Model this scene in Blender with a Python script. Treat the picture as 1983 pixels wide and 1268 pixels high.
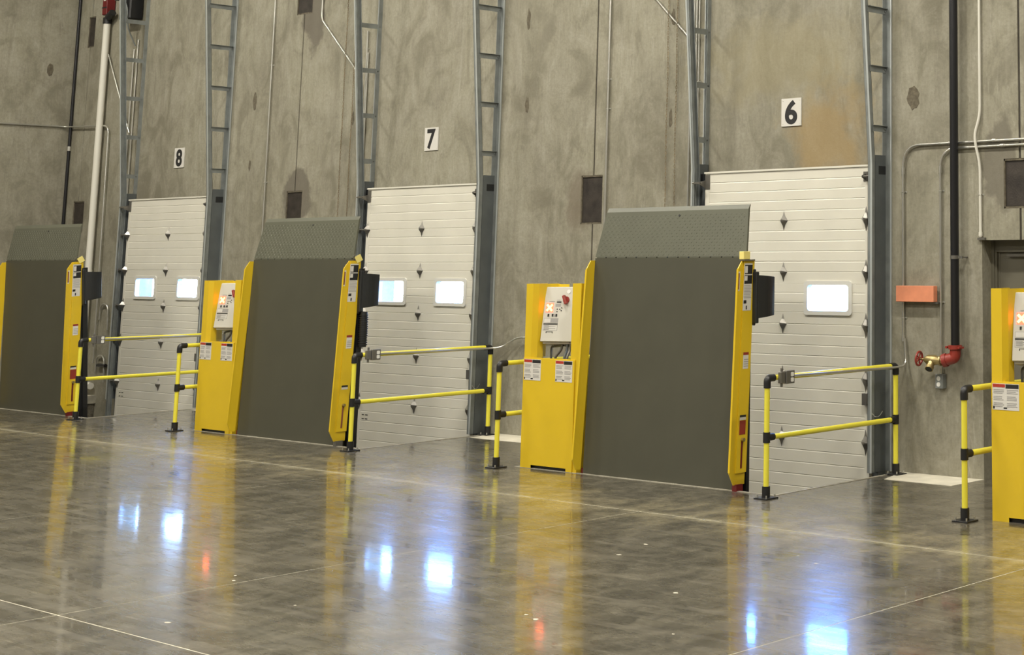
import bpy, bmesh, math, random
from mathutils import Vector, Matrix, Euler
random.seed(7)
D = bpy.data
COL = bpy.context.scene.collection
scene = bpy.context.scene
for o in list(D.objects): D.objects.remove(o, do_unlink=True)

# ------------------------------------------------------------------ camera
cam = D.cameras.new('camera'); camo = D.objects.new('camera', cam); COL.objects.link(camo)
scene.camera = camo
cam.sensor_fit = 'HORIZONTAL'; cam.sensor_width = 36.0
cam.lens = 3089.7 * 36.0 / 1983.0
cam.shift_x = (991.5 - 1847.97) / 1983.0
cam.shift_y = (10.79 - 634.0) / 1983.0
cam.clip_start = 0.05; cam.clip_end = 400
Rv = Vector((0.80869839, 0.5881928, -0.00601099)); Uv = Vector((0.09469651, -0.12009777, 0.98823535)); Fv = Vector((-0.58055101, 0.79975356, 0.15282268))
camo.matrix_world = Matrix(((Rv.x, Uv.x, -Fv.x, 7.42701458), (Rv.y, Uv.y, -Fv.y, -12.87194669), (Rv.z, Uv.z, -Fv.z, 2.14405726), (0, 0, 0, 1)))

# ------------------------------------------------------------------ sky seen through the door windows
world = D.worlds.new('sky'); scene.world = world; world.use_nodes = True
wt = world.node_tree; wt.nodes.clear()
wo = wt.nodes.new('ShaderNodeOutputWorld'); wb = wt.nodes.new('ShaderNodeBackground')
wg = wt.nodes.new('ShaderNodeNewGeometry'); wsx = wt.nodes.new('ShaderNodeSeparateXYZ'); wr = wt.nodes.new('ShaderNodeValToRGB')
wc = wt.nodes.new('ShaderNodeTexCoord')
wt.links.new(wc.outputs['Generated'], wsx.inputs[0]); wt.links.new(wsx.outputs['Z'], wr.inputs[0])
e = wr.color_ramp.elements
e[0].position = 0.0; e[0].color = (0.75, 0.93, 1.0, 1)
e[1].position = 0.20; e[1].color = (0.10, 0.31, 1.0, 1)
wt.links.new(wr.outputs[0], wb.inputs[0]); wb.inputs[1].default_value = 42.0
wt.links.new(wb.outputs[0], wo.inputs[0])

# ------------------------------------------------------------------ high bay lamps of the hall
def area(x, y, z, sx, sy, power, col=(1.0, 0.95, 0.83)):
    l = D.lights.new('high_bay_light', 'AREA'); l.shape = 'RECTANGLE'; l.size = sx; l.size_y = sy
    l.energy = power; l.color = col
    o = D.objects.new('high_bay_light', l); COL.objects.link(o); o.location = (x, y, z)
    o['label'] = 'long ceiling lamp of the hall above the picture'; o['category'] = 'lamp'; o['group'] = 'high bay lamps'
    return o
for i, x in enumerate((-16.6, -10.6, -4.6, 1.4, 7.7)):
    area(x, -4.6, 9.3, 1.2, 0.4, 480)
for x in (-12.0, -4.0, 4.6):
    for y in (-12.0, -20.0):
        area(x, y, 9.3, 2.4, 0.6, 530)

vs = scene.view_settings
scene.display_settings.display_device = 'sRGB'
vs.view_transform = 'Standard'; vs.look = 'None'; vs.gamma = 1.0; vs.use_curve_mapping = False
vs.exposure = 0.0

# ------------------------------------------------------------------ materials
def mat(name, col, rough=0.5, metal=0.0, emit=None, estr=0.0, spec=0.5, noise=0.0, nscale=8.0, bump=0.0, bscale=60.0, coat=0.0):
    m = D.materials.new(name); m.use_nodes = True
    nt = m.node_tree; b = nt.nodes['Principled BSDF']
    b.inputs['Base Color'].default_value = (*col, 1); b.inputs['Roughness'].default_value = rough
    b.inputs['Metallic'].default_value = metal; b.inputs['Specular IOR Level'].default_value = spec
    b.inputs['Coat Weight'].default_value = coat
    if emit: b.inputs['Emission Color'].default_value = (*emit, 1); b.inputs['Emission Strength'].default_value = estr
    if noise > 0 or bump > 0:
        tc = nt.nodes.new('ShaderNodeTexCoord')
    if noise > 0:
        n = nt.nodes.new('ShaderNodeTexNoise'); n.inputs['Scale'].default_value = nscale; n.inputs['Detail'].default_value = 6
        nt.links.new(tc.outputs['Object'], n.inputs['Vector'])
        r = nt.nodes.new('ShaderNodeMapRange'); r.inputs[1].default_value = 0.3; r.inputs[2].default_value = 0.7
        r.inputs[3].default_value = 1 - noise; r.inputs[4].default_value = 1 + noise
        nt.links.new(n.outputs['Fac'], r.inputs[0])
        mx = nt.nodes.new('ShaderNodeVectorMath'); mx.operation = 'SCALE'; mx.inputs[0].default_value = col
        nt.links.new(r.outputs[0], mx.inputs['Scale']); nt.links.new(mx.outputs[0], b.inputs['Base Color'])
    if bump > 0:
        n2 = nt.nodes.new('ShaderNodeTexNoise'); n2.inputs['Scale'].default_value = bscale; n2.inputs['Detail'].default_value = 4
        nt.links.new(tc.outputs['Object'], n2.inputs['Vector'])
        bp = nt.nodes.new('ShaderNodeBump'); bp.inputs['Strength'].default_value = bump; bp.inputs['Distance'].default_value = 0.01
        nt.links.new(n2.outputs['Fac'], bp.inputs['Height']); nt.links.new(bp.outputs[0], b.inputs['Normal'])
    return m

class NT:
    def __init__(s, m): s.nt = m.node_tree; s.n = s.nt.nodes; s.l = s.nt.links
    def noise(s, vec, scale, detail=6, rough=0.6, dist=0.0):
        n = s.n.new('ShaderNodeTexNoise'); n.inputs['Scale'].default_value = scale; n.inputs['Detail'].default_value = detail
        n.inputs['Roughness'].default_value = rough; n.inputs['Distortion'].default_value = dist
        s.l.new(vec, n.inputs['Vector']); return n.outputs['Fac']
    def mapping(s, vec, sc=(1, 1, 1), rot=(0, 0, 0), loc=(0, 0, 0)):
        n = s.n.new('ShaderNodeMapping'); n.inputs['Scale'].default_value = sc; n.inputs['Rotation'].default_value = rot; n.inputs['Location'].default_value = loc
        s.l.new(vec, n.inputs['Vector']); return n.outputs[0]
    def rng(s, v, a, b, c, d):
        n = s.n.new('ShaderNodeMapRange'); s.l.new(v, n.inputs[0])
        for i, q in enumerate((a, b, c, d)): n.inputs[i + 1].default_value = q
        return n.outputs[0]
    def mix(s, f, a, b, mode='MIX'):
        n = s.n.new('ShaderNodeMix'); n.data_type = 'RGBA'; n.blend_type = mode
        if hasattr(f, 'links'): s.l.new(f, n.inputs[0])
        else: n.inputs[0].default_value = f
        for q, i in ((a, 6), (b, 7)):
            if isinstance(q, tuple): n.inputs[i].default_value = (*q, 1)
            else: s.l.new(q, n.inputs[i])
        return n.outputs[2]
    def math(s, op, a, b=None):
        n = s.n.new('ShaderNodeMath'); n.operation = op
        for i, q in enumerate((a, b)):
            if q is None: continue
            if hasattr(q, 'links'): s.l.new(q, n.inputs[i])
            else: n.inputs[i].default_value = q
        return n.outputs[0]
    def blob(s, vec, c, r, dvec=None):
        """soft stain mask round point c with radii r (position of a real stain on the concrete)"""
        m = s.n.new('ShaderNodeVectorMath'); m.operation = 'SUBTRACT'; s.l.new(vec, m.inputs[0]); m.inputs[1].default_value = c
        d = s.n.new('ShaderNodeVectorMath'); d.operation = 'DIVIDE'; s.l.new(m.outputs[0], d.inputs[0]); d.inputs[1].default_value = r
        L = s.n.new('ShaderNodeVectorMath'); L.operation = 'LENGTH'; s.l.new(d.outputs[0], L.inputs[0])
        return L.outputs['Value']

def concrete_wall():
    m = D.materials.new('cast_concrete'); m.use_nodes = True; t = NT(m); b = t.n['Principled BSDF']
    tc = t.n.new('ShaderNodeTexCoord').outputs['Object']
    big = t.noise(tc, 0.55, 5, 0.55, 0.6)
    sw = t.noise(t.mapping(tc, (1.6, 1, 0.9), (0, 0.6, 0)), 1.3, 8, 0.62, 1.4)
    st = t.noise(t.mapping(tc, (3.0, 3.0, 0.30)), 1.5, 8, 0.7, 0.5)
    fi = t.noise(tc, 28, 8, 0.7)
    base = t.mix(t.rng(big, 0.36, 0.64, 0, 1), (0.184, 0.170, 0.124), (0.290, 0.274, 0.206))
    base = t.mix(t.rng(sw, 0.40, 0.66, 0, 0.75), base, (0.345, 0.325, 0.262))
    base = t.mix(t.rng(sw, 0.46, 0.30, 0, 0.55), base, (0.160, 0.145, 0.110))
    bl = t.noise(tc, 4.5, 10, 0.72, 0.5)
    base = t.mix(t.rng(bl, 0.48, 0.30, 0, 0.55), base, (0.165, 0.150, 0.114))
    base = t.mix(t.rng(bl, 0.54, 0.72, 0, 0.5), base, (0.37, 0.35, 0.285))
    base = t.mix(t.rng(st, 0.48, 0.32, 0, 0.38), base, (0.175, 0.158, 0.122))
    base = t.mix(t.rng(st, 0.60, 0.78, 0, 0.45), base, (0.36, 0.34, 0.285))
    base = t.mix(t.rng(fi, 0.42, 0.66, 0.0, 0.30), base, (0.135, 0.122, 0.092))
    base = t.mix(t.rng(t.noise(t.mapping(tc, (14, 14, 2.2)), 1.6, 6, 0.7), 0.5, 0.68, 0, 0.35), base, (0.155, 0.14, 0.107))
    # pale trowel scratches
    sc = t.noise(t.mapping(tc, (9, 9, 0.7), (0, 0.45, 0)), 1.1, 3, 0.5, 0.8)
    sl = t.math('MULTIPLY', t.rng(sc, 0.490, 0.5, 0, 1), t.rng(sc, 0.51, 0.5, 0, 1))
    base = t.mix(t.math('MULTIPLY', sl, t.rng(big, 0.45, 0.62, 0, 0.40)), base, (0.42, 0.40, 0.34))
    # ochre stain by the 6 and damp halos round the plate pockets
    wob = t.noise(tc, 2.5, 5, 0.6)
    def stain(base, c, r, col, a, inner=0.45):
        d = t.math('ADD', t.blob(tc, c, r), t.rng(wob, 0.3, 0.7, -0.35, 0.35))
        return t.mix(t.rng(d, 1.0, inner, 0, a), base, col)
    base = stain(base, (-3.55, 0, 3.35), (0.62, 2, 0.75), (0.30, 0.215, 0.10), 0.75)
    base = stain(base, (-4.2, 0, 4.2), (1.5, 2, 0.6), (0.27, 0.235, 0.14), 0.5)
    base = stain(base, (-13.42, 0, 3.0), (0.42, 2, 0.42), (0.125, 0.110, 0.088), 0.8, 0.8)
    base = stain(base, (-13.2, 0, 5.75), (0.30, 2, 0.75), (0.125, 0.110, 0.088), 0.8, 0.8)
    base = stain(base, (-7.45, 0, 2.75), (0.28, 2, 0.45), (0.150, 0.120, 0.088), 0.6, 0.7)
    base = stain(base, (-1.38, 0, 3.0), (0.22, 2, 0.5), (0.150, 0.135, 0.105), 0.8, 0.8)
    base = stain(base, (-8.6, 0, 5.05), (0.8, 2, 0.8), (0.28, 0.26, 0.2), 0.2)
    t.l.new(base, b.inputs['Base Color'])
    b.inputs['Roughness'].default_value = 0.72; b.inputs['Specular IOR Level'].default_value = 0.35
    bp = t.n.new('ShaderNodeBump'); bp.inputs['Strength'].default_value = 0.35; bp.inputs['Distance'].default_value = 0.02
    t.l.new(t.math('ADD', sw, t.math('MULTIPLY', fi, 0.35)), bp.inputs['Height']); t.l.new(bp.outputs[0], b.inputs['Normal'])
    return m

def polished_floor():
    m = D.materials.new('polished_concrete'); m.use_nodes = True; t = NT(m); b = t.n['Principled BSDF']
    tc = t.n.new('ShaderNodeTexCoord').outputs['Object']
    big = t.noise(tc, 0.7, 6, 0.6, 0.4)
    md = t.noise(t.mapping(tc, (1.5, 1.0, 1), (0, 0, 0.3)), 2.6, 10, 0.72, 0.5)
    tr_ = t.noise(t.mapping(tc, (0.7, 5.0, 1), (0, 0, -0.12)), 1.8, 8, 0.68, 0.6)
    fi = t.noise(tc, 26, 8, 0.75)
    base = t.mix(t.rng(big, 0.35, 0.65, 0, 1), (0.050, 0.045, 0.034), (0.085, 0.076, 0.058))
    base = t.mix(t.rng(md, 0.44, 0.70, 0, 0.75), base, (0.20, 0.178, 0.134))
    base = t.mix(t.rng(md, 0.46, 0.32, 0, 0.6), base, (0.036, 0.031, 0.024))
    base = t.mix(t.rng(tr_, 0.53, 0.70, 0, 0.55), base, (0.19, 0.168, 0.128))
    base = t.mix(t.rng(fi, 0.48, 0.72, 0.0, 0.5), base, (0.19, 0.17, 0.13))
    ls = t.noise(t.mapping(tc, (1.2, 9.0, 1), (0, 0, 0.25)), 2.0, 4, 0.6, 1.2)
    l1 = t.math('MULTIPLY', t.rng(ls, 0.485, 0.5, 0, 1), t.rng(ls, 0.515, 0.5, 0, 1))
    base = t.mix(t.math('MULTIPLY', l1, t.rng(md, 0.42, 0.62, 0.0, 0.8)), base, (0.30, 0.27, 0.21))
    ls2 = t.noise(t.mapping(tc, (6.0, 1.0, 1), (0, 0, 0.9)), 2.4, 4, 0.6, 1.5)
    l2 = t.math('MULTIPLY', t.rng(ls2, 0.488, 0.5, 0, 1), t.rng(ls2, 0.512, 0.5, 0, 1))
    base = t.mix(t.math('MULTIPLY', l2, t.rng(big, 0.45, 0.6, 0.0, 0.6)), base, (0.035, 0.030, 0.024))
    # chalky yellowish residue along the joint in front of the pits
    sx = t.n.new('ShaderNodeSeparateXYZ'); t.l.new(tc, sx.inputs[0])
    yy = t.math('ADD', sx.outputs['Y'], t.rng(t.noise(tc, 1.4, 8, 0.75), 0.3, 0.7, -0.6, 0.6))
    band = t.math('MULTIPLY', t.rng(yy, -3.75, -3.1, 0, 1), t.rng(yy, -2.45, -3.0, 0, 1))
    band = t.math('MULTIPLY', band, t.rng(md, 0.38, 0.62, 0.1, 0.75))
    y2 = t.math('ADD', sx.outputs['Y'], t.rng(t.noise(tc, 3.5, 5, 0.7), 0.3, 0.7, -0.06, 0.06))
    ln = t.math('MULTIPLY', t.rng(y2, -3.27, -3.17, 0, 1), t.rng(y2, -3.06, -3.14, 0, 1))
    ln = t.math('MULTIPLY', ln, t.rng(t.noise(tc, 1.1, 4, 0.6), 0.4, 0.62, 0.25, 0.85))
    base = t.mix(band, base, (0.31, 0.265, 0.165))
    base = t.mix(t.math('MULTIPLY', ln, t.rng(t.noise(tc, 9, 5, 0.7), 0.42, 0.60, 0.25, 0.9)), base, (0.50, 0.45, 0.31))
    t.l.new(base, b.inputs['Base Color'])
    b.inputs['Roughness'].default_value = 0.26
    b.inputs['Specular IOR Level'].default_value = 0.8
    t.l.new(t.rng(tr_, 0.38, 0.66, 0.22, 0.36), b.inputs['Roughness'])
    b.inputs['Coat Weight'].default_value = 0.6
    rr = t.math('ADD', t.rng(tr_, 0.38, 0.68, 0.035, 0.13), t.math('MULTIPLY', t.math('MAXIMUM', band, ln), 0.16))
    t.l.new(rr, b.inputs['Coat Roughness'])
    bp = t.n.new('ShaderNodeBump'); bp.inputs['Strength'].default_value = 0.10; bp.inputs['Distance'].default_value = 0.0018
    wv = t.noise(t.mapping(tc, (1.0, 1.6, 1)), 5.0, 4, 0.6)
    t.l.new(t.math('ADD', wv, t.math('MULTIPLY', fi, 0.03)), bp.inputs['Height']); t.l.new(bp.outputs[0], b.inputs['Normal']); t.l.new(bp.outputs[0], b.inputs['Coat Normal'])
    return m

M = {}
M['wall'] = concrete_wall()
M['floor'] = polished_floor()
M['joint'] = mat('joint_filler', (0.46, 0.43, 0.34), 0.7, noise=0.25, nscale=6)
M['caulk'] = mat('dark_joint_sealant', (0.055, 0.048, 0.038), 0.8, noise=0.3)
M['chalk'] = mat('bare_pale_concrete', (0.62, 0.58, 0.48), 0.8, noise=0.12, nscale=5, bump=0.2)
M['curb'] = mat('pale_curb_edge', (0.30, 0.28, 0.225), 0.55, noise=0.2, nscale=9)
M['pit'] = mat('pit_concrete', (0.20, 0.19, 0.16), 0.8, noise=0.2, nscale=3)
M['rust'] = mat('rusty_steel_plate', (0.040, 0.033, 0.028), 0.55, 0.3, noise=0.45, nscale=7, bump=0.2)
M['spall'] = mat('dark_patch_mortar', (0.115, 0.098, 0.068), 0.9, noise=0.35, nscale=22, bump=0.6, bscale=40)
M['paint'] = mat('white_painted_steel', (0.66, 0.635, 0.555), 0.42, noise=0.035, nscale=2.5, bump=0.05, bscale=160)
M['trim_white'] = mat('white_plastic_frame', (0.66, 0.65, 0.61), 0.4)
M['galv_highlight'] = mat('galvanised_edge_highlight', (0.50, 0.53, 0.53), 0.38, 0.35)  # paler copy of the track steel, edge highlight put into the colour
M['galv'] = mat('galvanised_steel', (0.25, 0.268, 0.265), 0.42, 0.35, noise=0.18, nscale=7)
M['galvdark'] = mat('dull_galvanised_plate', (0.125, 0.138, 0.142), 0.48, 0.35, noise=0.15, nscale=3)
M['emt'] = mat('bright_steel_conduit', (0.62, 0.61, 0.57), 0.30, 0.85)
M['zinc'] = mat('zinc_hinge_metal', (0.20, 0.19, 0.17), 0.34, 0.6)
M['yellow'] = mat('yellow_machine_enamel', (0.66, 0.455, 0.018), 0.36, noise=0.03, nscale=3, bump=0.03, bscale=120)
M['lemon'] = mat('lemon_yellow_tube', (0.76, 0.68, 0.06), 0.33)
M['black'] = mat('black_plastic', (0.012, 0.012, 0.013), 0.38)
M['rubber'] = mat('black_rubber', (0.014, 0.015, 0.016), 0.48, bump=0.1, bscale=9)
M['deck'] = mat('olive_grey_deck_paint', (0.062, 0.060, 0.041), 0.55, noise=0.06, nscale=2.5, bump=0.06, bscale=200)
M['lipm'] = mat('grey_green_tread_plate', (0.100, 0.102, 0.074), 0.45, noise=0.06, nscale=3)
M['paper'] = mat('white_label', (0.62, 0.60, 0.56), 0.5)
M['greek'] = mat('grey_print', (0.33, 0.32, 0.31), 0.6)
M['ink'] = mat('black_print', (0.015, 0.015, 0.016), 0.5)
M['red'] = mat('red_print', (0.40, 0.035, 0.02), 0.45)
M['brownlab'] = mat('brown_red_print', (0.22, 0.07, 0.035), 0.5)
M['redpaint'] = mat('red_enamel', (0.26, 0.030, 0.020), 0.4)
M['redbase'] = mat('dark_red_steel', (0.13, 0.008, 0.008), 0.5)
M['brass'] = mat('weathered_brass', (0.42, 0.33, 0.15), 0.35, 0.8, noise=0.15)
M['board'] = mat('salmon_painted_wood', (0.64, 0.235, 0.125), 0.65, noise=0.18, nscale=5)
M['cabinet'] = mat('light_grey_cabinet', (0.56, 0.54, 0.48), 0.4)
M['ledred'] = mat('red_led_field', (0.5, 0.02, 0.01), 0.4, emit=(1.0, 0.03, 0.015), estr=13.0)
M['ledx'] = mat('led_cross', (1, 0.5, 0.2), 0.4, emit=(1.0, 0.30, 0.09), estr=7.0)
M['pvc'] = mat('white_pvc', (0.66, 0.64, 0.57), 0.35)
M['blackpipe'] = mat('black_steel_pipe', (0.010, 0.010, 0.012), 0.30)
M['chain'] = mat('rusty_chain', (0.21, 0.155, 0.085), 0.6, 0.3, noise=0.3)
M['tag'] = mat('yellow_tag', (0.80, 0.68, 0.22), 0.5)
M['socket'] = mat('white_socket', (0.75, 0.74, 0.70), 0.4)
M['doorpaint'] = mat('olive_door_paint', (0.125, 0.115, 0.085), 0.5)
M['ceil'] = mat('ceiling_white', (0.55, 0.53, 0.48), 0.8)
M['yard'] = mat('yard_concrete', (0.45, 0.44, 0.41), 0.9)
gl = D.materials.new('window_pane'); gl.use_nodes = True
g = gl.node_tree; g.nodes.clear(); go = g.nodes.new('ShaderNodeOutputMaterial')
tr = g.nodes.new('ShaderNodeBsdfTransparent'); tr.inputs[0].default_value = (0.93, 0.97, 0.97, 1)
gs = g.nodes.new('ShaderNodeBsdfGlossy'); gs.inputs['Roughness'].default_value = 0.05
mxs = g.nodes.new('ShaderNodeMixShader'); mxs.inputs[0].default_value = 0.06
g.links.new(tr.outputs[0], mxs.inputs[1]); g.links.new(gs.outputs[0], mxs.inputs[2]); g.links.new(mxs.outputs[0], go.inputs[0])
M['glass'] = gl

# ------------------------------------------------------------------ mesh building
class MB:
    def __init__(s): s.v = []; s.f = []; s.sm = []
    def add(s, vs, fs, smooth=False):
        o = len(s.v); s.v += [tuple(v) for v in vs]; s.f += [tuple(i + o for i in f) for f in fs]; s.sm += [smooth] * len(fs); return s
    def box(s, x0, x1, y0, y1, z0, z1, R=None, c=None):
        vs = [(x, y, z) for x in (x0, x1) for y in (y0, y1) for z in (z0, z1)]
        if R is not None:
            c = Vector(c); vs = [R @ (Vector(v) - c) + c for v in vs]
        s.add(vs, [(0, 1, 3, 2), (4, 6, 7, 5), (0, 4, 5, 1), (2, 3, 7, 6), (0, 2, 6, 4), (1, 5, 7, 3)]); return s
    def prism(s, poly, axis, a, b):
        """extrude a 2D polygon along an axis: axis 'x' poly=(y,z), 'y' poly=(x,z), 'z' poly=(x,y)"""
        n = len(poly)
        def P(p, t): return (t, p[0], p[1]) if axis == 'x' else (p[0], t, p[1]) if axis == 'y' else (p[0], p[1], t)
        vs = [P(p, a) for p in poly] + [P(p, b) for p in poly]
        fs = [tuple(range(n)), tuple(range(2 * n - 1, n - 1, -1))] + [(i, n + i, n + (i + 1) % n, (i + 1) % n) for i in range(n)]
        s.add(vs, fs); return s
    def tube(s, pts, r, n=12, cap=True, rr=None):
        pts = [Vector(p) for p in pts]
        t0 = (pts[1] - pts[0]).normalized()
        up = Vector((0, 0, 1)) if abs(t0.z) < 0.9 else Vector((1, 0, 0))
        a = t0.cross(up).normalized(); vs = []; m = len(pts)
        for i, p in enumerate(pts):
            t = (pts[min(i + 1, m - 1)] - pts[max(i - 1, 0)]).normalized()
            a = (a - t * a.dot(t)).normalized(); b = t.cross(a)
            q = rr[i] if rr else r
            for k in range(n):
                w = 2 * math.pi * k / n; vs.append(p + (a * math.cos(w) + b * math.sin(w)) * q)
        fs = [(i * n + k, i * n + (k + 1) % n, (i + 1) * n + (k + 1) % n, (i + 1) * n + k) for i in range(m - 1) for k in range(n)]
        s.add(vs, fs, True)
        if cap:
            s.add([vs[k] for k in range(n)], [tuple(range(n - 1, -1, -1))]); s.add([vs[(m - 1) * n + k] for k in range(n)], [tuple(range(n))])
        return s
    def mesh(s, name, bevel=0.0):
        me = D.meshes.new(name); me.from_pydata(s.v, [], s.f)
        bm = bmesh.new(); bm.from_mesh(me)
        for f, q in zip(bm.faces, s.sm): f.smooth = q
        bmesh.ops.recalc_face_normals(bm, faces=bm.faces)
        if bevel > 0:
            ed = [e for e in bm.edges if len(e.link_faces) == 2 and e.calc_face_angle(0) > 0.6]
            bmesh.ops.bevel(bm, geom=ed, offset=bevel, segments=1, affect='EDGES', clamp_overlap=True)
        bm.to_mesh(me); bm.free(); return me

def fillet(pts, r, n=6):
    pts = [Vector(p) for p in pts]; out = [pts[0]]
    for i in range(1, len(pts) - 1):
        a, b, c = pts[i - 1], pts[i], pts[i + 1]; u = (a - b); v = (c - b)
        q = min(r, u.length * 0.49, v.length * 0.49); p0 = b + u.normalized() * q; p1 = b + v.normalized() * q
        for k in range(n + 1):
            t = k / n; out.append(p0 * (1 - t) ** 2 + b * 2 * t * (1 - t) + p1 * t * t)
    out.append(pts[-1]); return out

def link(name, me, m, parent=None):
    o = D.objects.new(name, me); COL.objects.link(o)
    if m is not None:
        me.materials.clear(); me.materials.append(M[m])
    if parent: o.parent = parent
    return o
def part(name, mb, m, parent=None, bevel=0.0): return link(name, mb.mesh(name, bevel), m, parent)
def stuff(name, mb, m, parent=None, bevel=0.0):
    o = part(name, mb, m, parent, bevel); o['kind'] = 'stuff'; return o
def tag(o, label, cat, group=None, kind=None):
    o['label'] = label; o['category'] = cat
    if group: o['group'] = group
    if kind: o['kind'] = kind
    return o
def empty(name, loc=(0, 0, 0)):
    o = D.objects.new(name, None); COL.objects.link(o); o.location = loc; o.empty_display_size = 0.2; return o
def copy_tree(o, parent=None):
    c = o.copy(); COL.objects.link(c); c.parent = parent
    for ch in list(o.children): copy_tree(ch, c)
    return c
S = 6.257          # distance between neighbouring dock positions

def grid_sheet(mb, us, vs, solid, P, mb2=None):
    pass

# ------------------------------------------------------------------ floor
floor = empty('floor'); tag(floor, 'polished grey-brown concrete floor with saw-cut joints and pit openings', 'floor', kind='structure')
PITS = [(-6.17 - S * k, -2.58 - S * k) for k in (0, 1, 2)]
YF = -1.87
def slab(x0, x1, y0, y1, z1=0.0, z0=-0.5, m='floor', name='floor_slab'):
    return part(name, MB().box(x0, x1, y0, y1, z0, z1), m, floor)
jx = [-20.2, -15.2, -7.05, -2.96, 1.10, 5.2, 14.0]; jy = [-30.0, -21.9, -17.2, -12.6, -7.88, -3.15]
J = 0.0055
for i in range(len(jx) - 1):
    for k in range(len(jy) - 1):
        slab(jx[i] + J, jx[i + 1] - J, jy[k] + J, jy[k + 1] - J)
slab(-20.2, 14, -3.15 + J, YF)
edges = [-20.2] + [v for a, b in reversed(PITS) for v in (a, b)] + [14.0]
for i in range(0, len(edges), 2):
    slab(edges[i], edges[i + 1], YF, 0.0)
for x in jx[1:-1]: part('joint_filler', MB().box(x - J, x + J, -30, -3.15, -0.3, -0.001), 'joint', floor)
for y in jy[1:]: part('joint_filler', MB().box(-20.2, 14, y - J, y + J, -0.3, -0.0008), 'joint', floor)
for a, b in PITS: part('pit_bottom', MB().box(a, b, YF, 0.25, -0.62, -0.5), 'pit', floor)
for a, b in PITS:
    c = MB()
    c.box(a, b, YF, YF + 0.035, -0.12, 0.004); c.box(b - 0.035, b, YF + 0.035, 0, -0.12, 0.004); c.box(a, a + 0.035, YF + 0.035, 0, -0.12, 0.004)
    part('pit_curb_edge', c, 'curb', floor)
# pale unpolished infill strips along the wall between the pits
for i in range(0, len(edges), 2):
    x0, x1 = edges[i], edges[i + 1]
    if i == 6: x1 = -1.60
    poly = [(x0 + 0.002, -0.002), (x0 + 0.16, -0.50), (x1 - 0.02, -0.50), (x1 - 0.002, -0.002)] if i == 6 else [(x0 + 0.002, -0.002), (x0 + 0.10, -0.46), (x1 - 0.03, -0.46), (x1 - 0.002, -0.002)]
    part('infill_strip', MB().prism(poly, 'z', 0.0, 0.003), 'chalk', floor)

# small pale crumbs and drops on the floor
for i, (x, y) in enumerate([(0.15, -7.35), (0.42, -7.6), (-0.35, -7.9), (-0.60, -6.25), (-0.45, -6.30), (-2.0, -6.9), (-3.05, -6.7), (-3.2, -6.6), (-0.5, -3.9), (-1.75, -4.2), (-1.6, -4.6), (-0.3, -5.3), (0.5, -6.1), (0.2, -7.9), (-2.2, -7.6), (-0.2, -4.05)]):
    n = 7; r = random.uniform(0.007, 0.016)
    poly = [(x + r * random.uniform(0.6, 1.2) * math.cos(2 * math.pi * k / n) * 1.5, y + r * random.uniform(0.6, 1.2) * math.sin(2 * math.pi * k / n)) for k in range(n)]
    part('paint_drop', MB().prism(poly, 'z', 0.0, 0.0015), 'chalk', floor)

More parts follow.
